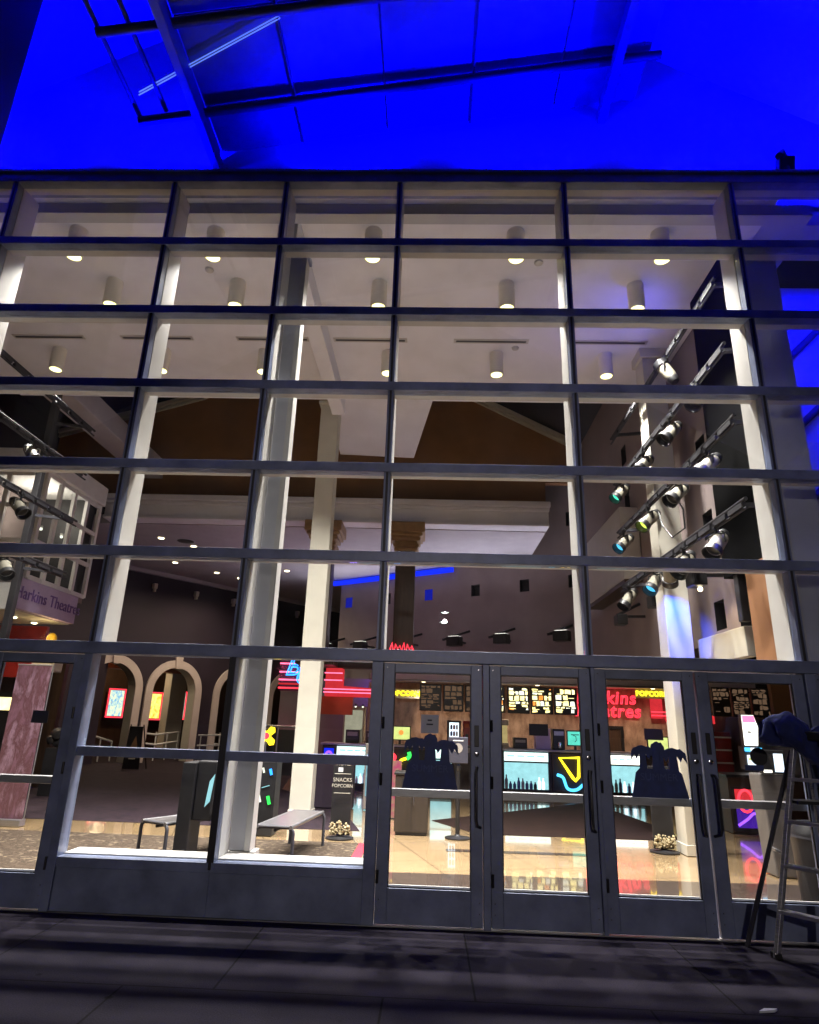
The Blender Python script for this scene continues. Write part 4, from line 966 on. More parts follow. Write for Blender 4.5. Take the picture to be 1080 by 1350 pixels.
def box_unit(x0, x1, z0, z1, y, k, label, name='register', cat='register'):
    t = thing(name, label, cat, ((x0+x1)/2, y, z0))
    MB().box(x0, x1, y, y+.3, z0, z1, k).build('body', t, bevel=.012)
    MB().box(x0+.04, x1-.04, y-.008, y-.0005, z0+(z1-z0)*.55, z1-.05, 'greybox').build('display', t)
    MB().box(x0+.03, x1-.03, y-.02, y-.0005, z0+.03, z0+(z1-z0)*.35, 'black').build('drawer', t, bevel=.005)
box_unit(1.15, 1.55, ZC-.3, ZC+.05, CY-.42, 'black', 'dark till housing in front of the counter right of the first sticker')
box_unit(-1.62, -1.28, ZC, ZC+.32, CY+.25, 'black', 'dark till at the left end of the counter')
box_unit(-1.1, -.86, ZC, ZC+.30, CY+.25, 'wood', 'small brown till left of the first door jamb')
box_unit(2.62, 2.95, ZC, ZC+.26, CY+.3, 'black', 'low dark till behind the cyan display case')
pb = tag(MB().box(3.15, 3.52, CY+.2, CY+.5, ZC, ZC+.42, 'lilac').box(3.35, 3.53, CY+.22, CY+.48, ZC+.4201, ZC+.5, 'lilac').build('bag_stack', bevel=.01), 'stack of pale lilac paper bags on the counter', 'bags')
pm = thing('popcorn_maker', 'pale yellow lit popcorn maker at the left of the second door', 'popcorn maker', (2.35, 13.2, .9))
MB().box(2.1, 2.75, 13.2, 13.7, .9, 1.15, 'cream').box(2.1, 2.75, 13.2, 13.7, 1.62, 1.78, 'cream').build('cabinet', pm, bevel=.01); MB().box(2.14, 2.71, 13.26, 13.64, 1.1501, 1.6199, emit('popcorn_glow', (.9, .7, .3), .6)).build('lit_chamber', pm)
MB().lathe([(.02, 0), (.12, .05), (.13, .18), (.03, .2)], (2.42, 13.2, 1.35), 'alu', n=14).build('kettle', pm, smooth=True)
bc = tag(MB().box(-1.4, 8.8, 13.75, 14.25, 0.0, .9, 'wood').build('back_counter'), 'low dark back counter against the stone wall', 'counter')
cf = thing('coffee_machine', 'black coffee machine left of the teal screen', 'coffee machine', (3.75, CY+.35, ZC))
MB().box(3.6, 3.9, CY+.3, CY+.6, ZC, ZC+.50, 'black').build('body', cf, bevel=.02); MB().lathe([(.05, 0), (.055, .1), (.04, .14)], (3.75, CY+.24, ZC+.05), 'chrome', n=14).build('jug', cf, smooth=True)
MB().box(3.63, 3.87, CY+.292, CY+.2995, ZC+.34, ZC+.44, 'alu').build('front_plate', cf)
# tall lit neon cube kiosk, soda fountain behind the fourth door
sf = thing('soda_fountain', 'tall soda fountain with a white lit sign and blue dispensers', 'soda fountain', (6.95, 7.8, .93))
MB().prism([(-.16, 0), (.12, 0), (.17, .38), (.10, .62), (-.16, .62)], (6.95, 7.75, 1.36), X_, Z_, Y_, .12, 'greybox').build('sign_case', sf)
MB().prism([(-.15, .02), (.11, .02), (.155, .37), (.09, .60), (-.15, .60)], (6.95, 7.748, 1.36), X_, Z_, (0, -1, 0), .004, 'e_white').build('lit_sign', sf)
MB().prism([(-.14, .46), (.12, .46), (.09, .59), (-.14, .59)], (6.95, 7.742, 1.36), X_, Z_, (0, -1, 0), .003, 'e_pink').box(6.88, 6.95, 7.735, 7.7415, 1.62, 1.65, 'slate').build('sign_print', sf)
MB().box(6.78, 7.12, 7.75, 8.0, .93, 1.355, 'greybox').build('cabinet', sf)
for i in range(3): MB().box(6.79+i*.115, 6.89+i*.115, 7.73, 7.7495, 1.27, 1.34, 'e_sky' if i != 1 else 'e_screen').build('selector', sf)
MB().box(6.82, 7.1, 7.735, 7.749, .97, 1.2, 'e_screen').build('lit_tray', sf); MB().box(6.84, 7.08, 7.728, 7.7345, 1.1, 1.15, 'e_lime').build('label_strip', sf)
rk = thing('snack_rack', 'dark red snack rack left of the soda fountain', 'rack', (6.6, 8.3, .0))
MB().box(6.3, 6.78, 8.3, 8.7, 0, 1.62, 'red').build('cabinet', rk, bevel=.01)
for z in (1.0, 1.25, 1.5): MB().box(6.32, 6.76, 8.22, 8.2995, z, z+.03, 'white').build('shelf', rk)
tg = tag(MB().box(6.45, 6.62, 8.6, 8.75, 1.78, 1.95, 'e_red_soft').box(6.51, 6.56, 8.65, 8.7, 1.6205, 1.78, 'black').build('red_sign'), 'small red lit sign standing on the dark red snack rack', 'sign')
bw = tag(MB().box(6.2, 9.2, 8.75, 8.9, 0, 1.93, 'tan').build('partition'), 'taupe partition behind the soda fountain', 'partition')
wc = thing('white_cabinet', 'pale upright cabinet right of the soda fountain', 'cabinet', (7.5, 8.2, 0))
MB().box(7.3, 7.62, 8.2, 8.6, .0, 1.78, 'cream').build('body', wc, bevel=.01); MB().box(7.6205, 8.3, 8.25, 8.6, .0, 1.72, 'white').build('door_panel', wc, bevel=.01); MB().tube([(7.58, 8.17, .9), (7.58, 8.17, 1.3)], .012, 'alu', 8).build('handle', wc)

# left end of the concession: marquee, red shelf, blue letters ------------
mq = thing('neon_marquee', 'stepped red neon marquee at the left end of the counter', 'neon sign', (-1.6, 11, 2.2))
MB().prism([(-2.22, 2.2), (-1.0, 2.2), (-1.0, 2.42), (-1.80, 2.46), (-1.80, 2.9), (-2.22, 2.9)], (0, 11.0, 0), X_, Z_, Y_, .5, 'e_red_soft').build('body', mq)
for z in (2.28, 2.36): MB().box(-2.25, -.98, 10.965, 10.9995, z, z+.028, 'e_pink').build('neon_tube', mq)
for z in (2.58, 2.76): MB().box(-2.25, -1.78, 10.965, 10.9995, z, z+.028, 'e_pink').build('neon_tube', mq)
rp = tag(MB().box(-2.45, -1.5, 11.1, 11.3, 1.75, 2.19, 'orange').build('rust_panel'), 'rust red panel hanging under the red marquee', 'panel')
lamp('marquee_glow', 'POINT', (-1.6, 10.4, 2.3), mq, 7, (1, .05, .08), shadow_soft_size=.3)
bs = thing('neon_letters', 'blue neon script letters over pink bars left of the cream column', 'neon sign', (-3.8, 14, 2.5))
MB().box(-4.1, -3.3, 14.02, 14.12, 2.42, 3.32, 'plum').build('back_board', bs)
for s_, x, z, sz in (('B', -3.72, 3.12, .78), ('C', -3.42, 2.82, .6)):
    MB().mesh(text_mesh(s_, sz, outline=True, bevel=.022, shear=.3), frame3((x, 13.94, z), X_, Z_), 'e_blue').build('lettering', bs)
for z, k in ((3.2, 'e_pink'), (2.95, 'e_pink'), (2.72, 'e_pink'), (2.6, 'e_red_soft'), (2.48, 'e_red')): MB().box(-4.12, -3.32, 13.985, 14.0195, z, z+.045, k).build('neon_bar', bs)
lamp('letter_glow', 'POINT', (-3.8, 13.4, 2.9), bs, 45, (1, .12, .3), shadow_soft_size=.3)
nc = thing('neon_sign', 'red neon flame crown at the foot of the brown column', 'neon sign', (-.25, 10.4, 3.3))
pts = []
for i in range(13): pts.append((-.55+i*.05, 10.42, 3.33+(.16 if i % 2 else 0)+.04*math.sin(i*2.1)))
MB().tube(pts, .026, 'e_red', 8).build('neon_tube', nc, smooth=True); MB().tube([(-.56, 10.42, 3.31), (.06, 10.42, 3.31)], .022, 'e_orange', 8).build('neon_base', nc, smooth=True)
fc = tag(MB().box(-.75, .35, 10.3, 11.2, 2.93, 3.26, 'wood').box(-2.9, -1.95, 10.3, 11.2, 2.93, 3.1, 'wood').build('plinth_block'), 'dark plinth carrying the brown capital columns', 'plinth')
hb2 = tag(MB().box(-3.0, 3.0, 11.21, 11.6, 2.93, 3.08, 'dark').build('header_bar'), 'dark header bar above the counter opening', 'beam')
# dim fittings left of the counter
fd = thing('fridge', 'pale lit upright fridge in the dark service corner', 'fridge', (-1.6, 13, 0))
MB().box(-1.95, -1.35, 13.0, 13.5, 0, 2.0, 'cream').build('cabinet', fd, bevel=.01); MB().box(-1.9, -1.4, 12.985, 12.9995, .3, 1.9, emit('fridge_front', (.8, .75, .55), .55)).build('lit_door', fd); MB().tube([(-1.42, 12.96, .9), (-1.42, 12.96, 1.4)], .015, 'alu', 8).build('handle', fd)
dk = tag(MB().box(-4.3, -1.0, 15.2, 15.4, 0, 2.9, 'tan').build('service_partition'), 'dark partition behind the left end of the counter', 'partition')
for i, x in enumerate((-1.55, -1.35, -1.1, -.95)):
    t = thing('spot_bulb', 'tiny warm bulb in the dark service corner, %s' % rank(i, 4), 'bulb', (x, 12.4, 2.0), 'tiny bulbs over the service corner')
    MB().lathe([(.02, .06), (.03, .03), (.04, .0)], (x, 12.4, 2.0), 'black', n=12).build('socket', t); MB().sphere((x, 12.4, 1.985), .028, 'e_menu_w', 8).build('bulb', t, smooth=True)

# ------------------------------------------------------------------ lobby furniture
def popcorn_sign(x, y, label, rotz=0):
    t = thing('sign_stand', label, 'sign stand', (x, y, 0), 'dark popcorn sign stands')
    MB().lathe([(.2, .005), (.2, .02), (.06, .035), (.03, .05)], (x, y, 0), 'black', n=24).build('base', t, smooth=True)
    MB().box(x-.145, x+.145, y-.02, y+.02, .05, 1.12, 'black').build('board', t, bevel=.006)
    q = MB(); rnd = random.Random(int(x*10))
    for i in range(110): q.sphere((x+rnd.uniform(-.14, .14), y-.045+rnd.uniform(-.015, .015), .07+rnd.uniform(0, .17)*rnd.uniform(.4, 1)), rnd.uniform(.011, .021), 'popcorn', 6, .25)
    q.build('popcorn_relief', t)
    for s_, z, sz in (('MOVIE', 1.0, .07), ('SNACKS', .78, .075), ('POPCORN', .70, .065)):
        MB().mesh(text_mesh(s_, sz, .001), frame3((x, y-.0215, z), X_, Z_), 'cream').build('lettering', t)
    MB().box(x-.12, x+.12, y-.023, y-.0202, .86, .868, 'cream').box(x-.12, x+.12, y-.023, y-.0202, .6, .608, 'cream').box(x-.07, x+.0, y-.0225, y-.0203, .86+.03, .95, 'paper').build('print_line', t)
popcorn_sign(-.77, 4.03, 'dark popcorn sign stand right of the metal bench')
popcorn_sign(3.78, 3.92, 'dark popcorn sign stand in front of the blue column')
bn = thing('waste_cabinet', 'dark brown box shaped waste cabinet on the cream tiles', 'waste bin', (.23, 4.7, 0))
MB().box(-.02, .49, 4.5, 4.95, .05, .84, 'binbrown').build('body', bn, bevel=.01); MB().box(-.04, .51, 4.48, 4.97, .841, .88, 'black').build('lid', bn, bevel=.01); MB().box(.0, .47, 4.53, 4.92, .006, .049, 'black').build('toe_kick', bn)
MB().box(.232, .238, 4.494, 4.4995, .06, .82, 'black').build('door_seam', bn); MB().tube([(.27, 4.47, .42), (.27, 4.47, .56)], .009, 'chrome', 8).build('handle', bn)
MB().box(.08, .40, 4.492, 4.4995, .68, .79, 'black').build('chute', bn)
qs = thing('queue_post', 'black queue post with a round base beside the waste cabinet', 'queue post', (.93, 4.42, 0))
MB().lathe([(.19, .005), (.19, .02), (.05, .04), (.03, .06)], (.93, 4.42, 0), 'black', n=24).build('base', qs, smooth=True); MB().tube([(.93, 4.42, .05), (.93, 4.42, .94)], .032, 'black', 14).build('pole', qs, smooth=True)
MB().lathe([(.034, 0), (.042, .02), (.042, .08), (.02, .10)], (.93, 4.42, .93), 'black', n=16).build('belt_head', qs, smooth=True)
MB().box(.78, 1.08, 4.36, 4.38, 1.04, 1.42, 'slate').build('sign_plate', qs, bevel=.01)
MB().lathe([(.07, 0), (.07, .003)], (.93, 4.3595, 1.26), 'greybox', (0, -1, 0), 18).box(.85, 1.01, 4.355, 4.3595, 1.36, 1.375, 'paper').build('sign_print', qs)
def make_bench(x, y, label):
    t = thing('bench', label, 'bench', (x, y, 0), 'metal benches by the window')
    w, l = .20, .72
    MB().box(x-w, x+w, y-l, y+l, .40, .425, 'seat').build('seat', t, bevel=.012)
    MB().tube([(x-w, y-l, .41), (x-w, y+l, .41)], .022, 'alu', 10).tube([(x+w, y-l, .41), (x+w, y+l, .41)], .022, 'alu', 10).build('side_rail', t, smooth=True)
    for sy in (-1, 1):
        yy = y+sy*(l-.02); pts = [(x-w-.03, yy, .006), (x-w-.03, yy, .34)]+[(x-w-.03+.07*(1-math.cos(a*math.pi/8)), yy, .34+.07*math.sin(a*math.pi/8)) for a in range(1, 5)]
        pts2 = [(2*x-p[0], p[1], p[2]) for p in reversed(pts)]
        MB().tube(pts+pts2, .02, 'tube', 10).build('leg_loop', t, smooth=True)
    MB().tube([(x, y-l+.05, .37), (x, y+l-.05, .37)], .018, 'tube', 8).build('spine', t)
    return t
bench = make_bench(-1.22, 2.75, 'metal bench with a glossy seat in front of the cream column'); bench.rotation_euler[2] = R(-6)
dup(bench, (-2.35, 2.65, 0), 'metal bench partly hidden by the black kiosk', R(-30))
ks = thing('ticket_kiosk', 'slim black kiosk with a glowing blue side screen behind the window', 'kiosk', (-2.25, 2.3, 0))
b = MB(); b.box(-2.42, -2.26, 1.95, 2.35, .006, 1.08, 'black'); b.build('pedestal', ks, bevel=.01)
MB().box(-2.258, -2.02, 2.0, 2.32, .45, 1.10, 'black').build('screen_housing', ks, bevel=.015); MB().box(-2.06, -1.99, 1.99, 1.9985, .52, .9, 'dark').build('slot_panel', ks)
MB().prism([(.0, 0), (.055, .06), (.085, .36), (.03, .28)], (-2.12, 1.988, .60), X_, Z_, (0, -1, 0), .006, 'e_cyan').build('screen', ks)
MB().box(-2.45, -2.0, 1.93, 2.37, .001, .02, 'black').build('base', ks)
# candy case beyond the bench (violet lit) and arcade shelf
ac = thing('vending_unit', 'dark glass vending unit with coloured lit goods behind the post', 'vending unit', (-2.0, 4.1, 0))
MB().box(-2.28, -1.74, 3.95, 4.3, .006, 1.0, 'black').build('cabinet', ac, bevel=.01)
q = MB()
for (x, z, w, h, k) in ((-2.02, .86, .05, .08, 'e_sky'), (-1.82, .86, .05, .12, 'e_blue'), (-1.93, .88, .035, .10, 'e_menu_w'), (-1.96, .52, .04, .20, 'e_menu_w'), (-1.82, .48, .06, .16, 'e_green'), (-2.1, .40, .07, .14, 'e_red_soft'), (-1.88, .66, .16, .015, 'e_cyan')): q.obox((x, 3.94, z), (1, 0, .3), Y_, (-.3, 0, 1), w*.36, .006, h*.36, k)
q.build('lit_goods', ac)
pl = tag(MB().box(-2.15, -.95, 7.2, 7.5, .01, .95, 'plum').build('low_wall', bevel=.02), 'low violet lit wall behind the popcorn sign', 'low wall')
lamp('violet_glow', 'POINT', (-1.2, 14.6, 2.6), mq, 40, (.25, .12, 1), shadow_soft_size=.2)
lamp('violet_glow', 'POINT', (-1.5, 9.6, .6), mq, 14, (.3, .1, 1), shadow_soft_size=.2)
cd_ = thing('menu_totem', 'pale blue lit information panel right of the left popcorn sign', 'information panel', (-.62, 7.2, 0))
MB().box(-.75, -.20, 7.2, 7.3, .02, 1.2, 'greybox').build('panel', cd_, bevel=.01); MB().box(-.72, -.24, 7.192, 7.1995, .25, 1.0, emit('totem_print', (.45, .75, .85), .8, (.3, .6, .75), 12)).build('lit_face', cd_)
q = MB()
for i in range(9): q.box(-.68, -.3-.1*(i % 3), 7.188, 7.1915, .93-i*.07, .945-i*.07, 'navy2')
q.build('print_line', cd_)
pk = thing('card_display', 'small pink and yellow lit card display by the first door', 'display', (-.1, 6.2, 0))
MB().box(-.22, .0, 6.2, 6.35, .02, .95, emit('pink_card', (.9, .15, .3), .7, (.8, .5, .3), 10)).build('card', pk); MB().box(-.26, .04, 6.15, 6.4, .001, .019, 'black').build('base', pk)
# left side: banner, easel, star, potted shape
ba = thing('banner_stand', 'tall purple and pink printed banner at the far left', 'banner', (-5.68, 4.0, 0))
MB().box(-5.95, -5.42, 4.0, 4.012, .10, 2.28, 'p_ban').build('banner_sheet', ba); MB().box(-5.97, -5.40, 3.93, 4.08, .006, .098, 'alu').build('base', ba, bevel=.01); MB().tube([(-5.96, 4.006, 2.285), (-5.41, 4.006, 2.285)], .012, 'alu', 8).tube([(-5.41, 4.03, .1), (-5.41, 4.03, 2.28)], .010, 'alu', 8).build('support_pole', ba)
es = thing('easel_sign', 'black easel sign with a small gold triangle by the second arch', 'easel', (-8.5, 14.6, 0))
MB().prism([(-.26, .0), (.26, .0), (.20, 1.22), (-.20, 1.22)], (-8.5, 14.5, .02), X_, Z_, (0, .97, .22), .04, 'black').build('board', es)
MB().prism([(-.12, .55), (.14, .55), (.04, .95)], (-8.5, 14.495, .02), X_, Z_, (0, -1, 0), .012, 'capital').build('emblem', es); MB().box(-8.6, -8.4, 14.49, 14.4985, .3, .34, 'cream').build('print_line', es)
for sx in (-.2, .2): MB().tube([(-8.5+sx, 14.56, 1.3), (-8.5+sx*1.2, 15.1, .01)], .02, 'black', 8).build('leg', es)
sr = thing('star_ornament', 'yellow pinwheel star ornament with a red centre on a thin pole', 'ornament', (-3.15, 9, 0))
q = MB()
for i in range(4):
    a = R(45+90*i); dx, dz = math.cos(a), math.sin(a); q.prism([(-.06*dz, .06*dx), (dx*.20-.08*dz, dz*.20+.08*dx), (dx*.26, dz*.26), (dx*.20+.08*dz, dz*.20-.08*dx), (.06*dz, -.06*dx)], (-3.15, 9.0+.006*i, 1.23), X_, Z_, Y_, .005, 'e_yellow')
q.build('blade', sr); MB().lathe([(.075, 0), (.05, .03), (.01, .04)], (-3.15, 8.995, 1.23), 'e_red', (0, -1, 0), 14).build('hub', sr, smooth=True); MB().tube([(-3.15, 9.03, 0), (-3.15, 9.03, 1.2)], .014, 'rail', 8).build('pole', sr); MB().lathe([(.16, .005), (.16, .02), (.03, .03)], (-3.15, 9.03, 0), 'rail', n=18).build('base', sr)
rw = thing('low_barrier', 'pale framed dark barrier panel left of the cream column', 'barrier', (-3.2, 10.5, 0))
MB().box(-4.2, -2.3, 10.6, 10.64, .3, 1.35, 'dark').build('panel', rw); 
for x in (-4.2, -3.25, -2.3): MB().tube([(x, 10.58, .005), (x, 10.58, 1.4)], .025, 'rail', 8).build('post', rw)
MB().tube([(-4.2, 10.58, 1.42), (-2.3, 10.58, 1.42)], .03, 'rail', 8).build('rail', rw)
# game cabinets seen through the left door
gm = thing('arcade_machine', 'dark arcade machine with glowing signs behind the purple banner', 'arcade machine', (-8.2, 7.5, 0))
MB().prism([(0, 0), (.7, 0), (.7, 1.0), (.5, 1.05), (.6, 1.7), (.6, 1.95), (0, 1.95)], (-8.4, 7.3, .006), Y_, Z_, X_, .7, 'black').build('cabinet', gm)
MB().box(-7.69, -7.68, 7.45, 7.75, 1.30, 1.62, 'e_menu_o').build('screen', gm); MB().box(-8.3, -7.8, 7.288, 7.2985, 1.6, 1.85, 'e_menu').build('marquee', gm)
ct2 = thing('cutout_stand', 'dark cut-out shape on a black stand right of the banner', 'display', (-7.1, 7.6, 0))
q = MB()
for (dx, z, r) in ((0, 1.15, .16), (.14, 1.2, .12), (.28, 1.16, .09), (-.12, 1.06, .12), (.05, 1.0, .12)): q.sphere((-7.1+dx, 7.6, z), (r, r*.5, r*.8), 'black', 12, .15)
q.build('cutout', ct2, smooth=True); MB().box(-7.25, -6.95, 7.5, 7.75, .01, .9, 'black').build('stand', ct2)
dw = thing('lit_sign', 'pale lit wall plaque with a red base lamp in the left hall', 'sign', (-6.9, 9.0, 1.2))
MB().box(-7.7, -7.5, 9.0, 9.08, 1.55, 1.95, 'black').build('case', dw); MB().box(-7.68, -7.52, 8.99, 8.9985, 1.58, 1.92, 'e_menu').build('face', dw); MB().box(-7.7, -7.58, 8.98, 9.02, 1.15, 1.4, 'e_red_soft').build('red_lamp', dw)
lp = tag(MB().box(-9.6, -8.05, 9.1, 9.25, 0, 3.2, 'wood').build('hall_partition'), 'dark brown partition in the left hall', 'partition')

# ------------------------------------------------------------------ glazed bay at the left with sign
tw = thing('glazed_bay', 'white framed glazed bay box high on the left of the lobby', 'bay window', (-8.5, 7, 3.4))
TX = -7.5; y0, y1 = 6.1, 8.3; ZG = (4.12, 4.85, 5.6, 6.28)
MB().box(-10.5, TX+.06, 5.95, 8.42, 6.34, 6.8, 'white').build('parapet', tw, bevel=.02)
g = MB()
for y in (y0, y0+.55, y0+1.1, y0+1.65, y1): g.box(TX-.05, TX+.02, y-.05, y+.05, 4.1, 6.335, 'white')
for z in ZG: g.box(TX-.04, TX+.01, y0, y1, z-.045, z+.045, 'white')
g.build('side_frame', tw)
g = MB()
for x in (-10.4, -9.7, -9.0, -8.3): g.box(x-.05, x+.05, 6.06, 6.13, 4.1, 6.335, 'white')
for z in ZG: g.box(-10.4, TX-.06, 6.07, 6.12, z-.045, z+.045, 'white')
g.build('front_frame', tw)
MB().box(-10.5, TX-.02, 6.15, 8.3, 3.96, 4.07, 'tan').build('floor_slab', tw)
MB().box(-10.5, -9.0, 6.15, 8.3, 4.08, 6.33, 'tan').build('core', tw)
MB().box(TX-1.4, TX-.1, 7.9, 8.28, 4.08, 6.33, 'dark').build('back_panel', tw)
MB().box(TX-.06, TX+.05, 5.88, 8.02, 3.46, 4.06, 'lilac').build('sign_board', tw, bevel=.01)
MB().mesh(text_mesh('Harkins Theatres', .34, .006), frame3((TX+.057, 6.97, 3.77), (0, 1, 0), Z_), 'purple').build('lettering', tw)
MB().box(-10.5, TX-.061, 5.90, 8.02, 3.44, 3.95, 'white_metal').build('sign_base', tw)
for i, (x, y) in enumerate(((-8.6, 6.7), (-8.1, 6.9), (-8.15, 7.7))):
    recess(x, y, 3.44, 45, 'small bright light under the lilac sign box, %s' % rank(i, 3), (1, .75, .5), 'lights under the lilac sign box', .06)
rw2 = tag(MB().box(-10.2, -8.2, 8.3, 8.4, 2.3, 3.43, 'red').build('partition'), 'dull red partition under the lilac sign box', 'partition')
yo = thing('yellow_ornament', 'glossy yellow ornament under the lilac sign box', 'ornament', (-7.75, 7.8, 2.7))
MB().sphere((-7.75, 7.8, 3.10), (.11, .09, .13), 'yellow_obj', 12).build('head', yo, smooth=True); MB().sphere((-7.72, 7.8, 2.86), (.15, .10, .12), 'yellow_obj', 12).build('body', yo, smooth=True); MB().box(-8.0, -7.5, 7.65, 8.0, 2.4, 2.74, 'cream').build('shelf', yo, bevel=.02)
lamp('ornament_glow', 'POINT', (-7.6, 7.3, 3.1), yo, 14, (1, .7, .3), shadow_soft_size=.1)
for i, (y, z) in enumerate(((6.4, 5.9), (7.0, 5.35), (7.8, 5.4), (6.9, 4.95))):
    t = thing('small_bulb', 'tiny bright bulb inside the glazed bay, %s' % ('top', 'left', 'right', 'bottom')[i], 'bulb', (-8.0, y, z), 'tiny bulbs inside the glazed bay')
    MB().sphere((-8.0, y, z), .035, 'e_menu_w', 8).build('bulb', t, smooth=True); MB().lathe([(.035, .025), (.035, .07)], (-8.0, y, z), 'white_metal', n=12).build('socket', t)

lamp('bay_glow', 'POINT', (-8.2, 7.0, 5.9), tw, 45, (1, .9, .75), shadow_soft_size=.15)

# ------------------------------------------------------------------ in front of the doors: stepladder, jacket, litter bin inside
ld = thing('stepladder', 'aluminium stepladder standing open in front of the right door', 'stepladder', (3.35, -.4, 0))
TA, TB = Vector((3.50, -.40, 1.58)), Vector((3.72, -.62, 1.58))
FA, FB = Vector((3.13, -.40, 0.0)), Vector((3.50, -.86, 0.0))
RA, RB = Vector((3.62, -.12, 0)), Vector((4.02, -.36, 0))
BA, BB = Vector((3.12, -.16, .0)), Vector((3.95, -.60, 0))
MB().beam(FA, TA, .03, .075, 'ladder', (1, 1, 0)).build('front_rail', ld, bevel=.004); MB().beam(FB, TB, .03, .075, 'ladder', (1, 1, 0)).build('front_rail', ld, bevel=.004)
MB().beam(Vector((3.03, -.14, 0)), TA+Vector((-.02, .04, -.1)), .026, .045, 'tube', (1, 1, 0)).build('rear_rail', ld, bevel=.003); MB().beam(BB, TB+Vector((.05, .04, -.06)), .026, .045, 'ladder', (1, 1, 0)).build('rear_rail', ld, bevel=.003)
MB().beam(Vector((3.74, -.16, .1)), TA+Vector((.12, .08, -.15)), .02, .03, 'ladder', (1, 1, 0)).build('rear_rail', ld, bevel=.003)
for f in (.2, .4, .6, .8):
    a, c = FA.lerp(TA, f), FB.lerp(TB, f); MB().beam(a, c, .085, .025, 'ladder').build('step', ld, bevel=.003)
MB().obox((TA+TB)/2+Vector((.04, .04, .02)), (TB-TA), (1, 1, 0), Z_, .22, .12, .035, 'black').build('top_cap', ld, bevel=.01)
MB().obox(FA.lerp(TA, .68)+Vector((.20, .02, .02)), X_, Y_, Z_, .17, .10, .012, 'black').build('paint_shelf', ld, bevel=.004)
MB().beam(FA.lerp(TA, .45), Vector((3.30, -.14, .72)), .015, .02, 'ladder').build('spreader', ld)
for p in (FA, FB): MB().obox(p+Vector((0, 0, .02)), X_, Y_, Z_, .025, .045, .02, 'black').build('foot', ld, bevel=.005)
jk = thing('jacket', 'dark navy hooded jacket slung over the top of the stepladder', 'jacket', (3.5, -.4, 1.6))
bm = bmesh.new(); bmesh.ops.create_icosphere(bm, subdivisions=4, radius=1)
from mathutils import noise as mn
for v in bm.verts:
    c = v.co.copy(); n = mn.fractal(c*1.8, 1.0, 2.0, 3)*.16
    f = .035*math.sin(9*math.atan2(c.y, c.x)+2*n*6)*(1-max(0, c.z))
    x, y, z = c.x*(.165+f+.03*(1-c.z))*(1+n), c.y*(.13+f*.7)*(1+n), c.z*.125*(1+n)
    if c.z < 0: z = z*1.15-.09*abs(c.x)**1.5-.05*max(0, c.x)
    z -= .10*max(0, c.x)
    v.co = Vector((x, y, z))
me = bpy.data.meshes.new('jacket_body'); bm.to_mesh(me); bm.free(); me.materials.append(M['cloth'])
for p in me.polygons: p.use_smooth = True
o = bpy.data.objects.new('jacket_body', me); COL.objects.link(o); o.parent = jk; o.location = (-.02, 0, .06); o.rotation_euler = (0, R(6), R(-25))
MB().tube([(3.62, -.48, 1.66), (3.70, -.5, 1.52), (3.72, -.52, 1.34), (3.70, -.54, 1.18)], [.05, .055, .045, .035], 'cloth', 12).build('sleeve', jk, smooth=True)
tb = thing('litter_bin', 'tall dark tapered litter bin just inside the right door', 'litter bin', (4.45, 1.5, 0))
MB().lathe([(.20, .006), (.215, .03), (.24, .62), (.25, .66), (.24, .70), (.2, .78), (.05, .80)], (4.35, 1.05, 0), 'black', n=26).build('body', tb, smooth=True); MB().box(4.25, 4.45, .80, .84, .60, .68, 'dark').build('flap', tb, bevel=.005); MB().lathe([(.252, .0), (.252, .02)], (4.35, 1.05, .645), 'tube', n=26).build('band', tb, smooth=True)
kk = thing('self_service_kiosk', 'grey self service kiosk with a white screen behind the stepladder', 'kiosk', (4.66, 2.5, 0))
MB().prism([(4.60, .006), (4.88, .006), (4.84, 1.14), (4.54, 1.14)], (0, 2.5, 0), X_, Z_, Y_, .3, 'kioskgrey').build('pedestal', kk, bevel=.02); MB().box(4.56, 4.86, 2.46, 2.52, 1.145, 1.42, 'black').build('screen_housing', kk, bevel=.01); MB().box(4.72, 4.83, 2.452, 2.4595, 1.17, 1.38, 'e_screen').build('screen', kk)
MB().box(4.58, 4.68, 2.452, 2.4595, 1.16, 1.19, 'e_white').build('card_reader', kk); MB().box(4.62, 4.70, 2.49, 2.4995, .78, .82, 'black').build('ticket_slot', kk)
for z in (.60, .64): pass
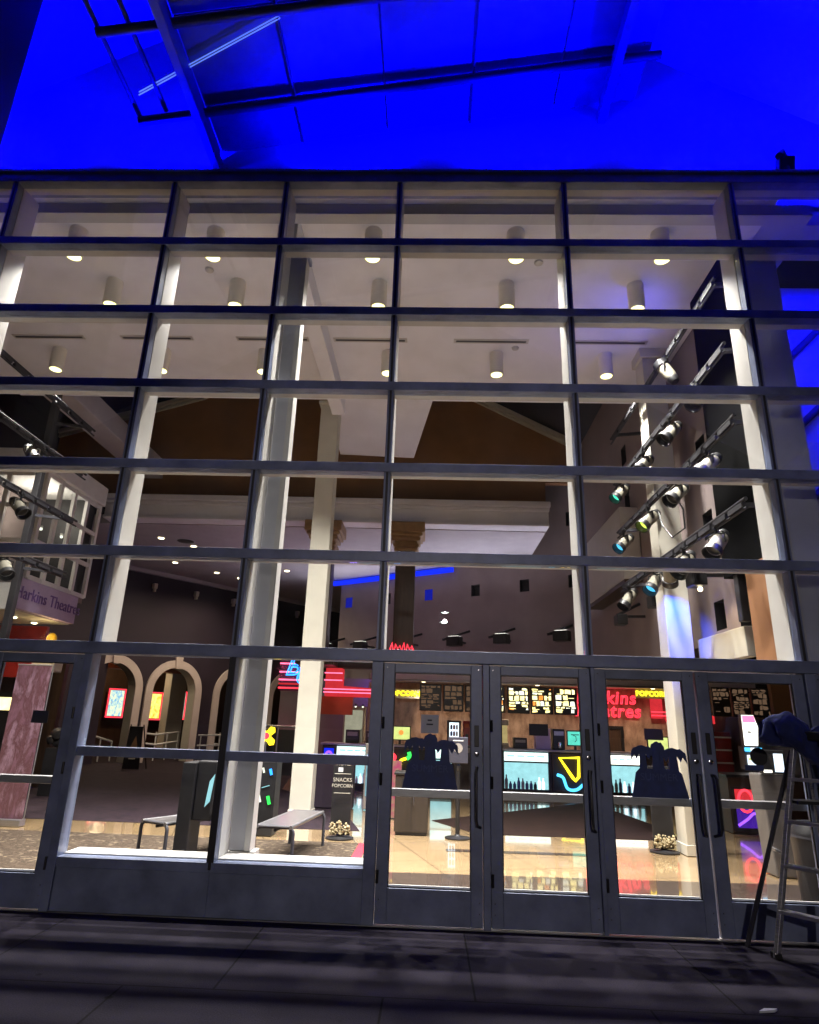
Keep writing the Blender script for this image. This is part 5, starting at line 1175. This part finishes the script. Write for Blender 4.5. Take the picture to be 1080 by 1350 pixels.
rl = thing('indicator_lamp', 'tiny pair of red indicator lights behind the ladder rail', 'indicator', (4.9, 3.0, .8))
MB().box(4.86, 4.98, 3.0, 3.1, .0, .95, 'black').build('post', rl)
for z in (.74, .80): MB().sphere((4.9, 2.99, z), .018, 'e_red', 8).build('lamp', rl, smooth=True)
lt = tag(MB().prism([(0, 0), (.10, .02), (.13, .05), (.05, .045)], (2.5, -1.45, .004), X_, Y_, Z_, .012, 'paper').build('litter'), 'scrap of pale litter on the dark pavement', 'litter')

# ------------------------------------------------------------------ street lamp behind the viewer, its reflection shows in the glass
sl_ = thing('street_lamp', 'twin headed street lamp mirrored in the glass above the doors', 'street lamp', (1.25, -30, 0))
MB().lathe([(.16, 0), (.14, .4), (.08, .5), (.06, 7.3)], (1.25, -30, -.15), 'tube', n=16).build('pole', sl_, smooth=True)
MB().box(.85, 1.65, -30.05, -29.95, 7.25, 7.32, 'tube').build('cross_arm', sl_)
for x, z in ((1.2, 6.95), (1.25, 7.5)):
    MB().box(x-.22, x+.22, -30.2, -29.8, z+.05, z+.15, 'tube').build('lamp_head', sl_, bevel=.02); MB().prism([(-.2, 0), (0, -.06), (.2, 0), (0, .04)], (x, -29.79, z), X_, Z_, Y_, .02, 'e_street').build('lens', sl_)
lamp('beam', 'SPOT', (1.25, -29.6, 7.0), sl_, 4000, (1, .87, .82), (0, 28.4, -7.6), spot_size=R(27), spot_blend=.25, shadow_soft_size=.09)

# ------------------------------------------------------------------ render settings
sc.render.engine = 'CYCLES'
vs = sc.view_settings; vs.view_transform = 'Standard'; vs.look = 'None'; vs.exposure = 0; vs.gamma = 1; vs.use_curve_mapping = False
cy = sc.cycles; cy.use_denoising = True
try: cy.denoiser = 'OPENIMAGEDENOISE'
except Exception: pass
cy.max_bounces = 10; cy.diffuse_bounces = 4; cy.glossy_bounces = 4; cy.transparent_max_bounces = 24; cy.transmission_bounces = 4
cy.sample_clamp_indirect = 6; cy.sample_clamp_direct = 0; cy.caustics_reflective = False; cy.caustics_refractive = False
